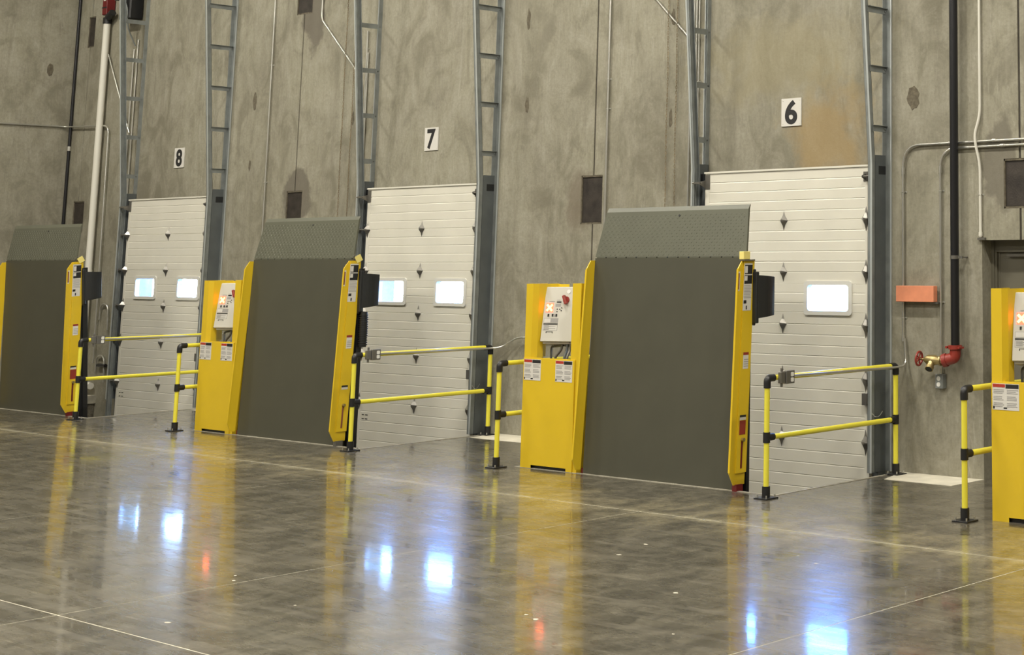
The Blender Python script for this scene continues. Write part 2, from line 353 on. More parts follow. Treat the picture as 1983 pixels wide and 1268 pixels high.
# ------------------------------------------------------------------ walls
JT = [-19.70, -13.46, -7.22, -1.145]         # vertical joints between the tilt-up panels
wall = empty('wall_back'); tag(wall, 'tall grey cast concrete panel wall with dock doors', 'wall', kind='structure')
TH = 0.25; HT = 10.0
holes = []   # x0,x1,z0,z1,depth
for a, b in PITS: holes.append((b - 2.55, b - 0.42, -0.62, 2.93, TH))
holes.append((-1.60, -0.69, -0.01, 2.26, TH))
pockets = [(-13.66, -13.27, 2.55, 3.06, 0.03), (-13.66, -13.27, 5.585, 6.05, 0.03), (-7.435, -7.06, 2.50, 3.075, 0.03),
           (-19.80, -19.58, 5.60, 6.12, 0.03), (-19.86, -19.50, 2.55, 3.06, 0.03), (-1.335, -0.955, 2.56, 3.04, 0.03), (-7.435, -7.06, 5.6, 6.1, 0.03)]
holes += pockets
def wall_panel(x0, x1):
    hs = [h for h in holes if h[1] > x0 and h[0] < x1]
    xs = sorted({x0, x1} | {min(max(v, x0), x1) for h in hs for v in h[:2]})
    zs = sorted({-0.62, 0.0, HT} | {v for h in hs for v in h[2:4]})
    f = MB()
    def ins(x, z):
        for h in hs:
            if h[0] < x < h[1] and h[2] < z < h[3]: return h
        return None
    for i in range(len(xs) - 1):
        for k in range(len(zs) - 1):
            a, b, c, d = xs[i], xs[i + 1], zs[k], zs[k + 1]
            if b - a < 1e-5: continue
            h = ins((a + b) / 2, (c + d) / 2)
            if h is None:
                f.box(a, b, 0.07, TH, c, d) if False else None
                f.add([(a, 0, c), (b, 0, c), (b, 0, d), (a, 0, d)], [(0, 1, 2, 3)])
                f.add([(a, TH, c), (b, TH, c), (b, TH, d), (a, TH, d)], [(3, 2, 1, 0)])
    for h in hs:
        a, b = max(h[0], x0), min(h[1], x1); c, d, e = h[2], h[3], h[4]
        f.add([(a, 0, d), (b, 0, d), (b, e, d), (a, e, d)], [(0, 1, 2, 3)])
        f.add([(a, 0, c), (b, 0, c), (b, e, c), (a, e, c)], [(3, 2, 1, 0)])
        if h[0] >= x0: f.add([(a, 0, c), (a, 0, d), (a, e, d), (a, e, c)], [(0, 1, 2, 3)])
        if h[1] <= x1: f.add([(b, 0, c), (b, 0, d), (b, e, d), (b, e, c)], [(3, 2, 1, 0)])
        if e < TH: f.add([(a, e, c), (b, e, c), (b, e, d), (a, e, d)], [(0, 1, 2, 3)])
    for x in (x0, x1):
        zz = sorted({-0.62, HT} | {v for h in hs if h[0] < x < h[1] for v in h[2:4]})
        for c, d in zip(zz[:-1], zz[1:]):
            h = ins(x, (c + d) / 2); e = h[4] if h else 0.0
            if e < TH: f.add([(x, e, c), (x, e, d), (x, TH, d), (x, TH, c)], [(0, 1, 2, 3)])
    me = D.meshes.new('wall_panel'); me.from_pydata(f.v, [], f.f)
    return link('wall_panel', me, 'wall', wall)
G = 0.013
bx = [-20.2] + JT + [14.0]
for i in range(len(bx) - 1): wall_panel(bx[i] + (G if i else 0), bx[i + 1] - (G if i < len(bx) - 2 else 0))
for x in JT:
    cuts = [2.26 if x > -2 else -0.6] + sorted(v for q in pockets if q[0] < x < q[1] for v in q[2:4]) + [HT]
    for a, b in zip(cuts[::2], cuts[1::2]): part('joint_sealant', MB().box(x - G, x + G, 0.012, 0.06, a, b), 'caulk', wall)
for (a, b, c, d, e) in pockets:
    pk = MB().box(a + 0.014, b - 0.014, e - 0.014, e + 0.05, c + 0.022, d - 0.022)
    o = part('embed_plate', pk, 'rust', wall, 0.002)
    part('pocket_rim', MB().box(a, b, 0.004, 0.02, c, c + 0.02).box(a, b, 0.004, 0.02, d - 0.02, d).box(a, a + 0.012, 0.004, 0.02, c, d).box(b - 0.012, b, 0.004, 0.02, c, d), 'spall', wall)
# dark mortar patches (plugged lifting and brace inserts)
for (x, z, w, h) in [(-14.62, 4.39, 0.11, 0.26), (-14.656, 3.46, 0.06, 0.16), (-8.50, 5.05, 0.07, 0.28), (-8.48, 3.98, 0.07, 0.21), (-5.945, 3.675, 0.065, 0.23),
                     (-2.441, 3.697, 0.155, 0.24), (-12.145, 4.007, 0.06, 0.19), (-12.05, 4.95, 0.07, 0.2), (-5.93, 4.85, 0.07, 0.20)]:
    n = 14; poly = [(x + w / 2 * math.cos(2 * math.pi * k / n) * random.uniform(0.75, 1.2), z + h / 2 * math.sin(2 * math.pi * k / n) * random.uniform(0.8, 1.15)) for k in range(n)]
    part('mortar_patch', MB().prism(poly, 'y', -0.0025, 0.001), 'spall', wall)
wl = part('wall_left', MB().box(-20.45, -20.2, -30, 0, -0.5, HT), 'wall'); tag(wl, 'grey concrete side wall behind the leftmost dock leveler', 'wall', kind='structure')
o = part('mortar_patch', MB().prism([(-0.385 + 0.05 * math.cos(k * .9) * random.uniform(.8, 1.2), 5.23 + 0.11 * math.sin(k * .9)) for k in range(7)], 'x', -20.2, -20.194), 'spall', wl)
wr_ = part('wall_right', MB().box(14.0, 14.25, -30, 0.25, -0.5, HT), 'wall'); tag(wr_, 'concrete wall beyond the right edge of the picture', 'wall', kind='structure')
wf_ = part('wall_front', MB().box(-20.45, 14.25, -30.25, -30, -0.5, HT), 'ceil'); tag(wf_, 'pale wall behind the camera', 'wall', kind='structure')
ce = part('ceiling', MB().box(-20.45, 14.25, -30.25, 0.25, HT, HT + 0.2), 'ceil'); tag(ce, 'white roof deck over the hall', 'ceiling', kind='structure')
yd = part('ground', MB().box(-70, 60, 0.25, 60, -1.4, -1.2), 'yard'); tag(yd, 'pale concrete truck yard outside the dock doors', 'ground', kind='structure')

# ------------------------------------------------------------------ overhead sectional doors
DX0, DX1 = -5.205, -2.874        # door edges at dock 6
SEAM = [-0.33, 0.276, 0.891, 1.419, 1.953, 2.487, 3.02]
YD = -0.165
def ribbed(mb, x0, x1, z0, z1, grooves):
    prof = [(YD + 0.005, z0), (YD, z0 + 0.005)]
    for g_ in grooves:
        if z0 + 0.02 < g_ < z1 - 0.02: prof += [(YD, g_ - 0.010), (YD + 0.0035, g_ - 0.001), (YD + 0.0035, g_ + 0.001), (YD, g_ + 0.004)]
    prof += [(YD, z1 - 0.005), (YD + 0.005, z1), (YD + 0.045, z1), (YD + 0.045, z0)]
    mb.prism(prof, 'x', x0, x1)
def star(mb, cx, cz, y, w, h, d, half=0):
    """pressed steel hinge: concave four-pointed star with a ridge"""
    pts = [(0, h), (w * 0.36, h * 0.45), (w, 0), (w * 0.36, -h * 0.45), (0, -h), (-w * 0.36, -h * 0.45), (-w, 0), (-w * 0.36, h * 0.45)]
    vs = [(cx + p[0], y, cz + p[1]) for p in pts] + [(cx, y - d, cz + 0.012), (cx, y - d, cz - 0.012), (cx, y - 0.018, cz + h * 0.5), (cx, y - 0.018, cz - h * 0.5)]
    mb.add(vs, [(7, 10, 8, 6), (0, 10, 7), (1, 10, 0), (2, 8, 10, 1), (6, 9, 11, 5), (5, 11, 4), (4, 11, 3), (3, 11, 9, 2), (6, 8, 9), (8, 2, 9)])
def rounded(x0, x1, z0, z1, r, n=4):
    out = []
    for (cx, cz, a0) in ((x1 - r, z1 - r, 0), (x0 + r, z1 - r, 90), (x0 + r, z0 + r, 180), (x1 - r, z0 + r, 270)):
        for k in range(n + 1):
            a = math.radians(a0 + 90 * k / n); out.append((cx + r * math.cos(a), cz + r * math.sin(a)))
    return out
def ring(mb, outer, inner, y0, y1):
    n = len(outer)
    vs = [(p[0], y0, p[1]) for p in outer] + [(p[0], y0, p[1]) for p in inner] + [(p[0], y1, p[1]) for p in outer] + [(p[0], y1, p[1]) for p in inner]
    fs = []
    for i in range(n):
        j = (i + 1) % n
        fs += [(i, j, n + j, n + i), (2 * n + i, 3 * n + i, 3 * n + j, 2 * n + j), (i, 2 * n + i, 2 * n + j, j), (n + i, n + j, 3 * n + j, 3 * n + i)]
    mb.add(vs, fs)
def make_door(k, num):
    ox = -S * k; wdx = 0.05 * k
    root = empty('door_%d' % num)
    tag(root, {0: 'white ribbed sectional dock door under the black six, one window showing beside the leveler',
               1: 'white ribbed sectional dock door under the black seven, middle of the three',
               2: 'white ribbed sectional dock door under the black eight, narrowest and farthest left'}[k], 'door', 'white sectional dock doors', 'structure')
    x0, x1 = DX0 + ox, DX1 + ox
    WZ = (1.545, 1.828)
    W = [(-4.925 + ox + wdx, -4.365 + ox + wdx), (-3.700 + ox + wdx, -3.140 + ox + wdx)]
    for i in range(6):
        z0, z1 = SEAM[i], SEAM[i + 1]; p = MB()
        gr = [z0 + (z1 - z0) * j / 5 for j in range(1, 5)]
        if i == 3:
            ribbed(p, x0 + 0.06, x1 - 0.06, z0, WZ[0], gr); ribbed(p, x0 + 0.06, x1 - 0.06, WZ[1], z1, gr)
            for a, b in ((x0 + 0.06, W[0][0]), (W[0][1], W[1][0]), (W[1][1], x1 - 0.06)): ribbed(p, a, b, WZ[0] - 0.004, WZ[1] + 0.004, gr)
        else:
            ribbed(p, x0 + 0.06, x1 - 0.06, z0, z1, gr)
        p.box(x0, x0 + 0.062, YD - 0.002, YD + 0.047, z0 + 0.001, z1 - 0.001); p.box(x1 - 0.062, x1, YD - 0.002, YD + 0.047, z0 + 0.001, z1 - 0.001)
        if i == 5: p.box(x0 - 0.012, x1, YD - 0.012, YD + 0.05, z1 - 0.004, z1 + 0.016)
        part('door_panel', p, 'paint', root)
    for a, b in W:
        fr = MB(); ring(fr, rounded(a - 0.042, b + 0.042, WZ[0] - 0.03, WZ[1] + 0.034, 0.035), rounded(a + 0.006, b - 0.006, WZ[0] + 0.012, WZ[1] - 0.008, 0.035), YD - 0.014, YD + 0.05)
        f = part('window_frame', fr, 'trim_white', root)
        part('pane', MB().box(a, b, YD + 0.012, YD + 0.018, WZ[0], WZ[1]), 'glass', f)
    for z in SEAM[1:-1]:
        h = MB(); star(h, -4.04 + ox + 0.035 * k, z, YD - 0.001, 0.055, 0.105, 0.05)
        part('hinge', h, 'zinc', root)
        h = MB(); star(h, x1 - 0.045, z, YD - 0.002, 0.06, 0.13, 0.05); h.tube([(x1 - 0.045, YD - 0.035, z), (x1 + 0.05, YD - 0.035, z)], 0.008, 8)
        part('hinge', h, 'zinc', root)
        h = MB(); star(h, x0 + 0.03, z, YD - 0.002, 0.06, 0.11, 0.055); h.tube([(x0 + 0.05, YD - 0.042, z), (x0 - 0.10, YD - 0.042, z)], 0.008, 8)
        h.tube([(x0 - 0.085, YD - 0.042, z), (x0 - 0.115, YD - 0.042, z)], 0.022, 12)
        part('roller_hinge', h, 'zinc', root)
    # top roller brackets
    t = MB(); z = 2.915
    t.prism([(YD - 0.002, z + 0.03), (YD - 0.11, z + 0.01), (YD - 0.11, z - 0.01), (YD - 0.002, z - 0.06)], 'x', x0 + 0.0, x0 + 0.006)
    t.box(x0, x0 + 0.07, YD - 0.006, YD, z - 0.07, z + 0.09); t.tube([(x0 + 0.04, YD - 0.10, z), (x0 - 0.10, YD - 0.10, z)], 0.010, 8); t.box(x0 - 0.06, x0 + 0.03, YD - 0.12, YD - 0.08, z - 0.012, z + 0.012)
    part('top_bracket', t, 'zinc', root)
    t = MB(); t.prism([(YD - 0.002, z + 0.03), (YD - 0.07, z + 0.01), (YD - 0.07, z - 0.01), (YD - 0.002, z - 0.05)], 'x', x1 - 0.05, x1 - 0.044)
    t.box(x1 - 0.08, x1 - 0.01, YD - 0.006, YD, z - 0.05, z + 0.05); t.tube([(x1 - 0.06, YD - 0.05, z), (x1 + 0.04, YD - 0.05, z)], 0.010, 8)
    part('top_bracket', t, 'zinc', root)
    part('header_light_block', MB().box(x0 - 0.12, x1 + 0.08, YD + 0.046, 0, 2.935, 3.02), 'rubber', root)  # added strip that blocks daylight leaking over the door head
    part('jamb_light_block', MB().box(x0 - 0.12, x0 + 0.05, YD + 0.048, 0, -0.5, 2.935), 'galvdark', root)  # strips added on both sides to block daylight leaking behind the door
    part('jamb_light_block', MB().box(x1 - 0.05, x1 + 0.075, YD + 0.048, 0, -0.5, 2.935), 'galvdark', root)
    part('sill', MB().box(x0, x1, YD, 0.02, -0.5, -0.33), 'pit', root)
    # edge sensor with its loop of cable
    sn = MB().box(x1 - 0.06, x1 + 0.005, YD - 0.05, YD - 0.002, 0.645, 0.76).box(x1 + 0.012, x1 + 0.05, YD - 0.055, YD - 0.01, 0.66, 0.75)
    s_ = part('edge_sensor', sn, 'zinc', root, 0.003)
    cb = [(x1 + 0.03, YD - 0.05, 0.66)] + [(x1 + 0.03 + 0.17 * t_, YD - 0.06 + 0.02 * t_, 0.66 - 0.36 * t_ * (1 - t_) - 0.06 * t_) for t_ in (.15, .3, .5, .7, .85, 1)]
    part('sensor_cable', MB().tube(cb, 0.004, 6), 'emt', s_)
    dm = MB()
    for q in range(4): dm.box(x0 + 0.10 + (q % 2) * 0.07, x0 + 0.145 + (q % 2) * 0.08, YD - 0.001, YD + 0.003, 0.10 - (q // 2) * 0.05, 0.112 - (q // 2) * 0.05)
    stuff('printed_mark', dm, 'ink', root)
    return root
for k in range(3): make_door(k, 3 - k)

# ------------------------------------------------------------------ inclined door tracks
def make_track(k, side):
    ox = -S * k; sg = 1 if side == 'right' else -1
    xw = (-2.80 if sg > 0 else -5.325) + ox            # web plane
    root = empty('door_track', (xw, -0.1, 0))
    dock = {0: 'nearest', 1: 'middle', 2: 'farthest'}[k]
    tag(root, 'galvanised steel door track with braces, %s side of the %s dock door' % (side, dock), 'door track', 'galvanised tracks beside the dock doors')
    def L(mb): 
        for i, v in enumerate(mb.v): mb.v[i] = (v[0] - xw, v[1] + 0.1, v[2])
        return mb
    ZT = 7.6
    yb, yt = -0.245, -0.245 - 0.075 * (ZT - 3.05)
    def front(z): return -0.245 if z < 3.05 else -0.245 - 0.075 * (z - 3.05)
    # track rail: C section
    def rail(z0, z1):
        m = MB()
        for (a, b, c, d) in ((-0.004, 0.0, 0.0, 0.075), (-0.034, 0.0, 0.0, 0.004), (-0.034, 0.0, 0.071, 0.075), (-0.034, -0.030, 0.0, 0.018)):
            xa, xb = xw + sg * a * -1 * -1, xw + sg * b
            xa, xb = (xw + sg * a, xw + sg * b)
            vs = []
            for z in (z0, z1):
                f = front(z); vs += [(xa, f + c, z), (xb, f + c, z), (xb, f + d, z), (xa, f + d, z)]
            m.add(vs, [(0, 1, 2, 3), (7, 6, 5, 4), (0, 4, 5, 1), (1, 5, 6, 2), (2, 6, 7, 3), (3, 7, 4, 0)])
        return m
    r_ = rail(0.0 if side == 'right' else -0.3, 3.05); r2 = rail(3.05, ZT); r_.v += []; o0 = len(r_.v); r_.f += [tuple(i + o0 for i in f) for f in r2.f]; r_.v += r2.v; r_.sm += r2.sm
    part('track_rail', L(r_), 'galv', root)
    # thin front angle edge, its highlight painted as paler steel
    e_ = MB()
    for z0, z1 in ((0.0, 3.05), (3.05, ZT)):
        vs = []
        for z in (z0, z1):
            f = front(z); vs += [(xw, f - 0.003, z), (xw + sg * 0.022, f - 0.003, z), (xw + sg * 0.022, f + 0.001, z), (xw, f + 0.001, z)]
        e_.add(vs, [(0, 1, 2, 3), (7, 6, 5, 4), (0, 4, 5, 1), (1, 5, 6, 2), (2, 6, 7, 3), (3, 7, 4, 0)])
    part('angle_edge', L(e_), 'galv_highlight', root)
    # jamb plate from rail to wall below the door head
    part('jamb_plate', L(MB().box(min(xw, xw + sg * 0.005), max(xw, xw + sg * 0.005), -0.172, 0.0, 0.0, 3.13)), 'galvdark', root)
    # wall angle
    wa = MB().box(min(xw, xw + sg * 0.085), max(xw, xw + sg * 0.085), -0.006, 0.0, 0.0, ZT).box(min(xw, xw + sg * 0.005), max(xw, xw + sg * 0.005), -0.055, -0.006, 3.13, ZT)
    part('angle_lip', L(MB().box(min(xw + sg * 0.070, xw + sg * 0.085), max(xw + sg * 0.070, xw + sg * 0.085), -0.016, -0.006, 0.0, ZT)), 'galv_highlight', root)  # lip drawn paler, with the edge highlight in its colour
    part('wall_angle', L(wa), 'galv', root)
    z = 3.40
    while z < ZT:
        b = MB().box(min(xw + sg * 0.005, xw + sg * 0.010), max(xw + sg * 0.005, xw + sg * 0.010), front(z) + 0.05, -0.01, z - 0.032, z + 0.032)
        b.box(min(xw + sg * 0.010, xw + sg * 0.035), max(xw + sg * 0.010, xw + sg * 0.035), front(z) + 0.05, -0.01, z + 0.027, z + 0.032)
        b.tube([(xw, -0.03, z), (xw + sg * 0.022, -0.03, z)], 0.009, 8)
        part('brace', L(b), 'galv', root); z += 0.61
    # small slotted splice plate near the head
    sp = MB().box(min(xw - sg * 0.006, xw), max(xw - sg * 0.006, xw), -0.10, -0.065, 2.78, 3.02)
    s_ = part('splice_plate', L(sp), 'emt', root)
    bo = MB()
    for zz in (2.83, 2.90, 2.97): bo.tube([(xw - sg * 0.012, -0.083, zz), (xw, -0.083, zz)], 0.010, 8)
    for zz in (0.55, 1.35, 2.1, 2.55): bo.tube([(xw - sg * 0.010, -0.12, zz), (xw, -0.12, zz)], 0.010, 8)
    stuff('bolt', L(bo), 'galv', s_)
    return root
for k in range(3):
    make_track(k, 'right'); make_track(k, 'left')

# ------------------------------------------------------------------ number signs
def text_mesh(ch, size, bold, ext):
    cu = D.curves.new('digit', 'FONT'); cu.body = ch; cu.size = size; cu.offset = bold; cu.extrude = ext; cu.align_x = 'CENTER'; cu.align_y = 'CENTER'
    o = D.objects.new('digit', cu); COL.objects.link(o); bpy.context.view_layer.update()
    me = D.meshes.new_from_object(o.evaluated_get(bpy.context.evaluated_depsgraph_get())); D.objects.remove(o); return me
for ch, x in (('6', -4.09), ('7', -10.364), ('8', -16.62)):
    r = empty('number_sign', (x, -0.006, 3.648)); tag(r, {'6': 'white plate with a black six above the nearest dock door', '7': 'white plate with a black seven above the middle dock door', '8': 'white plate with a black eight above the farthest dock door'}[ch], 'sign', 'white number plates over the doors')
    pl = part('plate', MB().box(-0.142, 0.142, -0.006, 0.006, -0.150, 0.150), 'paper', r, 0.001)
    bo = MB()
    for a, b in ((-0.12, -0.125), (0.12, -0.125), (-0.12, 0.125), (0.12, 0.125)): bo.tube([(a, -0.009, b), (a, -0.004, b)], 0.006, 8)
    stuff('screw', bo, 'cabinet', pl)
    me = text_mesh(ch, 0.335, 0.0105, 0.001)
    xs = [v.co.x for v in me.vertices]; ys = [v.co.y for v in me.vertices]
    mx, my = (max(xs) + min(xs)) / 2, (max(ys) + min(ys)) / 2; sx_ = 0.175 / (max(xs) - min(xs)); sy_ = 0.262 / (max(ys) - min(ys))
    for v in me.vertices: v.co = ((v.co.x - mx) * sx_, -0.0075 + v.co.z * -1, (v.co.y - my) * sy_)
    link('digit', me, 'ink', r)

# ------------------------------------------------------------------ vertical dock levelers
def tread(mb, frame, W0, W1, H):
    """raised lozenges of the tread plate; frame(u, v, h) maps to 3D, lozenges alternate in direction"""
    rows = int(H / 0.030)
    for j in range(rows):
        v = 0.018 + j * 0.030
        half = W0 + (W1 - W0) * v / H - 0.03
        nn = int(2 * half / 0.034)
        for i in range(nn):
            u = -half + (i + 0.5) * 2 * half / nn; a = 0.75 if (i + j) % 2 else -0.75
            l, w = 0.0125, 0.0040; ca, sa = math.cos(a), math.sin(a)
            P = [frame(u + ca * l, v + sa * l, 0), frame(u - sa * w, v + ca * w, 0), frame(u - ca * l, v - sa * l, 0), frame(u + sa * w, v - ca * w, 0), frame(u, v, 0.0035)]
            mb.add(P, [(0, 1, 4), (1, 2, 4), (2, 3, 4), (3, 0, 4)])
def make_leveler(tagtype):
    # local origin: dock 6 positions, floor level, at x=-4.115
    root = empty('dock_leveler', (-4.115, -1.80, 0))
    def L(mb):
        mb.v = [(v[0] + 4.115, v[1] + 1.80, v[2]) for v in mb.v]; return mb
    XL, XR = -5.170, -3.080
    lean = 0.040
    def y(z): return -1.835 + lean * z
    H = 2.108
    dk = MB().add([(XL, y(-.4), -.4), (XR, y(-.4), -.4), (XR, y(H), H), (XL, y(H), H), (XL, y(-.4) + .03, -.4), (XR, y(-.4) + .03, -.4), (XR, y(H) + .03, H), (XL, y(H) + .03, H)],
                  [(0, 1, 2, 3), (7, 6, 5, 4), (0, 4, 5, 1), (1, 5, 6, 2), (2, 6, 7, 3), (3, 7, 4, 0)])
    part('deck', L(dk), 'deck', root)
    for i in range(7):
        bmr = MB(); x = XL + 0.1 + i * (XR - XL - 0.2) / 6
        bmr.add([(x - .03, y(z) + d, z) for z in (-.35, H - .05) for d in (.03, .14)] + [(x + .03, y(z) + d, z) for z in (-.35, H - .05) for d in (.03, .14)],
                [(0, 1, 3, 2), (4, 6, 7, 5), (0, 4, 5, 1), (2, 3, 7, 6), (0, 2, 6, 4), (1, 5, 7, 3)])
        part('deck_beam', L(bmr), 'deck', root)
    # lip with tapered sides, leaning further back
    cx = (XL + XR) / 2; hw = (XR - XL) / 2
    th = math.atan2(0.095, 0.49); cs, sn = math.cos(th), math.sin(th)
    def fr(u, v, h): return (cx + u, y(H) + 0.002 + v * sn - h * cs, H + 0.012 + v * cs + h * sn)
    LH = 0.455; T = 0.06
    def trap(v0, v1, h0, h1, w0, w1):
        m = MB(); m.add([fr(-w0, v0, h0), fr(w0, v0, h0), fr(w1, v1, h0), fr(-w1, v1, h0), fr(-w0, v0, h1), fr(w0, v0, h1), fr(w1, v1, h1), fr(-w1, v1, h1)],
                        [(0, 1, 2, 3), (7, 6, 5, 4), (0, 4, 5, 1), (1, 5, 6, 2), (2, 6, 7, 3), (3, 7, 4, 0)]); return m
    lip = part('lip', L(trap(0, LH, 0.0, -0.02, hw, hw - T)), 'lipm', root)
    tm = MB(); tread(tm, fr, hw, hw - T, LH - 0.01)
    o = part('tread_lozenges', L(tm), 'lipm', lip); o['kind'] = 'stuff'
    # bevelled nose of the lip
    nz = MB(); w = hw - T
    nz.add([fr(-w, LH, 0), fr(w, LH, 0), fr(w, LH + 0.045, -0.014), fr(-w, LH + 0.045, -0.014), fr(-w, LH, -0.02), fr(w, LH, -0.02), fr(w, LH + 0.045, -0.02), fr(-w, LH + 0.045, -0.02)],
           [(0, 1, 2, 3), (7, 6, 5, 4), (0, 4, 5, 1), (1, 5, 6, 2), (2, 6, 7, 3), (3, 7, 4, 0)])
    part('lip_nose', L(nz), 'lipm', lip)
    hg = MB()
    for i in range(14):
        a = XL + 0.02 + i * (XR - XL - 0.04) / 14
        hg.tube([(a, y(H) + 0.016, H + 0.004), (a + (XR - XL) / 14 * 0.86, y(H) + 0.016, H + 0.004)], 0.014, 10)
    stuff('lip_hinge', L(hg), 'lipm', root)
    part('lip_bolt', L(MB().tube([fr(0.07, LH - 0.05, 0), fr(0.07, LH - 0.05, 0.004)], 0.012, 10)), 'ink', lip)
    # side guards: plates square to the wall with chamfered front corners
    def guard(x, y0, y1, ztop):
        return [(y0, 0.16), (y0 + 0.07, 0.03), (y1, 0.03), (y1, ztop), (y0 + 0.06, ztop), (y0, ztop - 0.085)]
    def shear(mb, q): mb.v = [(v[0], v[1] + q * v[2], v[2]) for v in mb.v]; return mb
    gl_ = MB().prism([(-1.975, 0.14), (-1.925, 0.045), (-1.865, 0.045), (-1.865, 2.085), (-1.925, 2.085), (-1.975, 2.0)], 'x', -5.185, -5.172)
    gl_.box(-5.190, -5.168, -1.979, -1.972, 0.15, 1.995)
    part('side_guard', L(shear(gl_, 0.060)), 'yellow', root)
    GS_ = 0.042
    gr_ = MB().prism([(-1.955, 0.16), (-1.895, 0.055), (-1.752, 0.055), (-1.752, 2.09), (-1.895, 2.09), (-1.955, 2.005)], 'x', -3.078, -3.066)
    gr_.box(-3.082, -3.060, -1.959, -1.951, 0.17, 2.0)
    gr_.box(-3.066, -3.050, -1.885, -1.752, 0.16, 2.085)
    gr_.box(-3.20, -3.078, -1.785, -1.775, 0.055, 2.0)
    L0 = L
    gr = part('side_guard', L(shear(gr_, GS_)), 'yellow', root)
    def L(mb):
        if lean_on[0]: mb.v = [(v[0], v[1] - 0.020, v[2]) for v in mb.v]; shear(mb, GS_)
        return L0(mb)
    lean_on = [True]
    X = -3.049
    def lab(y0, y1, z0, z1, m, nm='label', par=gr, d=0.001, x=X):
        return part(nm, L(MB().box(x, x + d, y0, y1, z0, z1)), m, par)
    p1 = lab(-1.870, -1.762, 1.62, 2.055, 'paper', 'warning_label')
    b = MB()
    b.box(X + .001, X + .002, -1.862, -1.760, 1.955, 2.04); b.box(X + .001, X + .002, -1.862, -1.760, 1.865, 1.945)
    stuff('label_field', L(b), 'ink', gr)
    b = MB(); b.box(X + .002, X + .003, -1.860, -1.825, 1.965, 2.03); b.box(X + .002, X + .003, -1.860, -1.825, 1.895, 1.938)
    stuff('label_symbol', L(b), 'paper', gr)
    b = MB()
    for i in range(9): b.box(X + .001, X + .002, -1.862, -1.765 - 0.006 * (i % 3), 1.735 + i * 0.014, 1.741 + i * 0.014)
    stuff('label_print', L(b), 'greek', gr)
    stuff('label_symbol', L(MB().box(X + .001, X + .002, -1.862, -1.825, 1.685, 1.715).box(X + .001, X + .002, -1.83, -1.815, 1.63, 1.665)), 'ink', gr)
    lab(-1.938, -1.905, 1.80, 1.98, 'paper', 'small_label', x=-3.066); lab(-1.932, -1.912, 1.815, 1.965, 'brownlab', 'label_field', d=0.002, x=-3.066)
    lab(-1.835, -1.765, 1.09, 1.235, 'paper', 'warning_label'); lab(-1.835, -1.765, 1.215, 1.24, 'redpaint', 'label_header', d=0.002)
    b = MB()
    for i in range(4): b.box(X + .001, X + .002, -1.825, -1.765, 1.11 + i * 0.02, 1.118 + i * 0.02)
    stuff('label_print', L(b), 'greek', gr)
    lab(-1.845, -1.765, 0.655, 0.675, 'ink', 'label_header'); lab(-1.845, -1.765, 0.63, 0.655, 'paper', 'small_label')
    # slot with lever, red pad
    if tagtype != 1:
        lab(-1.845, -1.765, 0.50, 0.625, 'redpaint', 'red_label')
    sl = MB().box(X, X + 0.004, -1.815, -1.795, 0.20, 0.44); part('lever_slot', L(sl), 'redbase' if tagtype != 1 else 'brownlab', gr)
    part('lever_knob', L(MB().tube([(X, -1.805, 0.455), (X + 0.03, -1.805, 0.455)], 0.017, 12)), 'brass', gr)
    lean_on[0] = False
    part('foot', L(MB().box(-3.10, -3.045, -1.875, -1.79, -0.5, 0.06)), 'redbase' if tagtype != 1 else 'zinc', root)
    part('foot', L(MB().box(-5.20, -5.10, -1.83, -1.74, -0.5, 0.05)), 'redbase', root)
    part('back_post', L(MB().box(-3.16, -3.09, -1.70, -1.66, -0.5, 2.02)), 'black', root)
    if tagtype: part('back_post', L(MB().box(-3.10, -3.062, -1.665, -1.60, -0.5, 2.0)), 'black', root)
    part('back_post', L(MB().box(-5.20, -5.12, -1.75, -1.66, -0.5, 1.90)), 'black', root)
    # black flap with its folded edge strip
    fl = MB(); 
    n = 6; V = []
    for i in range(n + 1):
        t = i / n; yy = -1.665 + t * 0.225; xx = -3.015 + 0.02 * math.sin(t * 3.1)
        for (dx, z) in ((0, 1.545 + 0.004 * i), (0, 1.945 - 0.003 * i), (0.016, 1.945 - 0.003 * i), (0.016, 1.545 + 0.004 * i)): V.append((xx + dx, yy, z))
    F = [(4 * i + a, 4 * i + (a + 1) % 4, 4 * i + 4 + (a + 1) % 4, 4 * i + 4 + a) for i in range(n) for a in range(4)] + [(3, 2, 1, 0), (4 * n, 4 * n + 1, 4 * n + 2, 4 * n + 3)]
    fl.add(V, F)
    part('flap', L(fl), 'rubber', root, 0.004)
    part('flap_strip', L(MB().box(-3.06, -3.000, -1.690, -1.650, 1.50, 1.975).box(-3.06, -3.03, -1.685, -1.66, 1.48, 2.0)), 'rubber', root, 0.006)
    if tagtype == 1 or tagtype == 2:
        R = Matrix.Rotation(math.radians(28), 3, 'X')
        part('hang_tag', L(MB().box(-3.045, -3.040, -1.74, -1.66, 2.075, 2.155, R, (-3.04, -1.70, 2.11))), 'tag', root, 0.001)
        part('tag_ring', L(MB().tube([(-3.05, -1.75 + 0.022 * math.cos(a), 2.135 + 0.022 * math.sin(a)) for a in [q * 0.62 for q in range(11)]], 0.004, 6)), 'zinc', root)
    else:
        c = MB().box(-3.10, -3.04, -1.825, -1.735, 2.090, 2.165); part('cap', L(c), 'tag', root, 0.004)
        part('cap_bracket', L(MB().box(-3.10, -3.03, -1.82, -1.68, 2.078, 2.09)), 'zinc', root)
    if tagtype == 1:   # ribbed cable loom below the flap
        cl = MB().tube([(-3.01, -1.62, z) for z in (1.10, 1.30, 1.50)], 0.05, 12, rr=[0.042, 0.046, 0.04])
        for i in range(14): cl.tube([(-3.01, -1.62, 1.12 + i * 0.026), (-3.01, -1.62, 1.13 + i * 0.026)], 0.052, 12)
        part('cable_loom', L(cl), 'rubber', root)
    return root
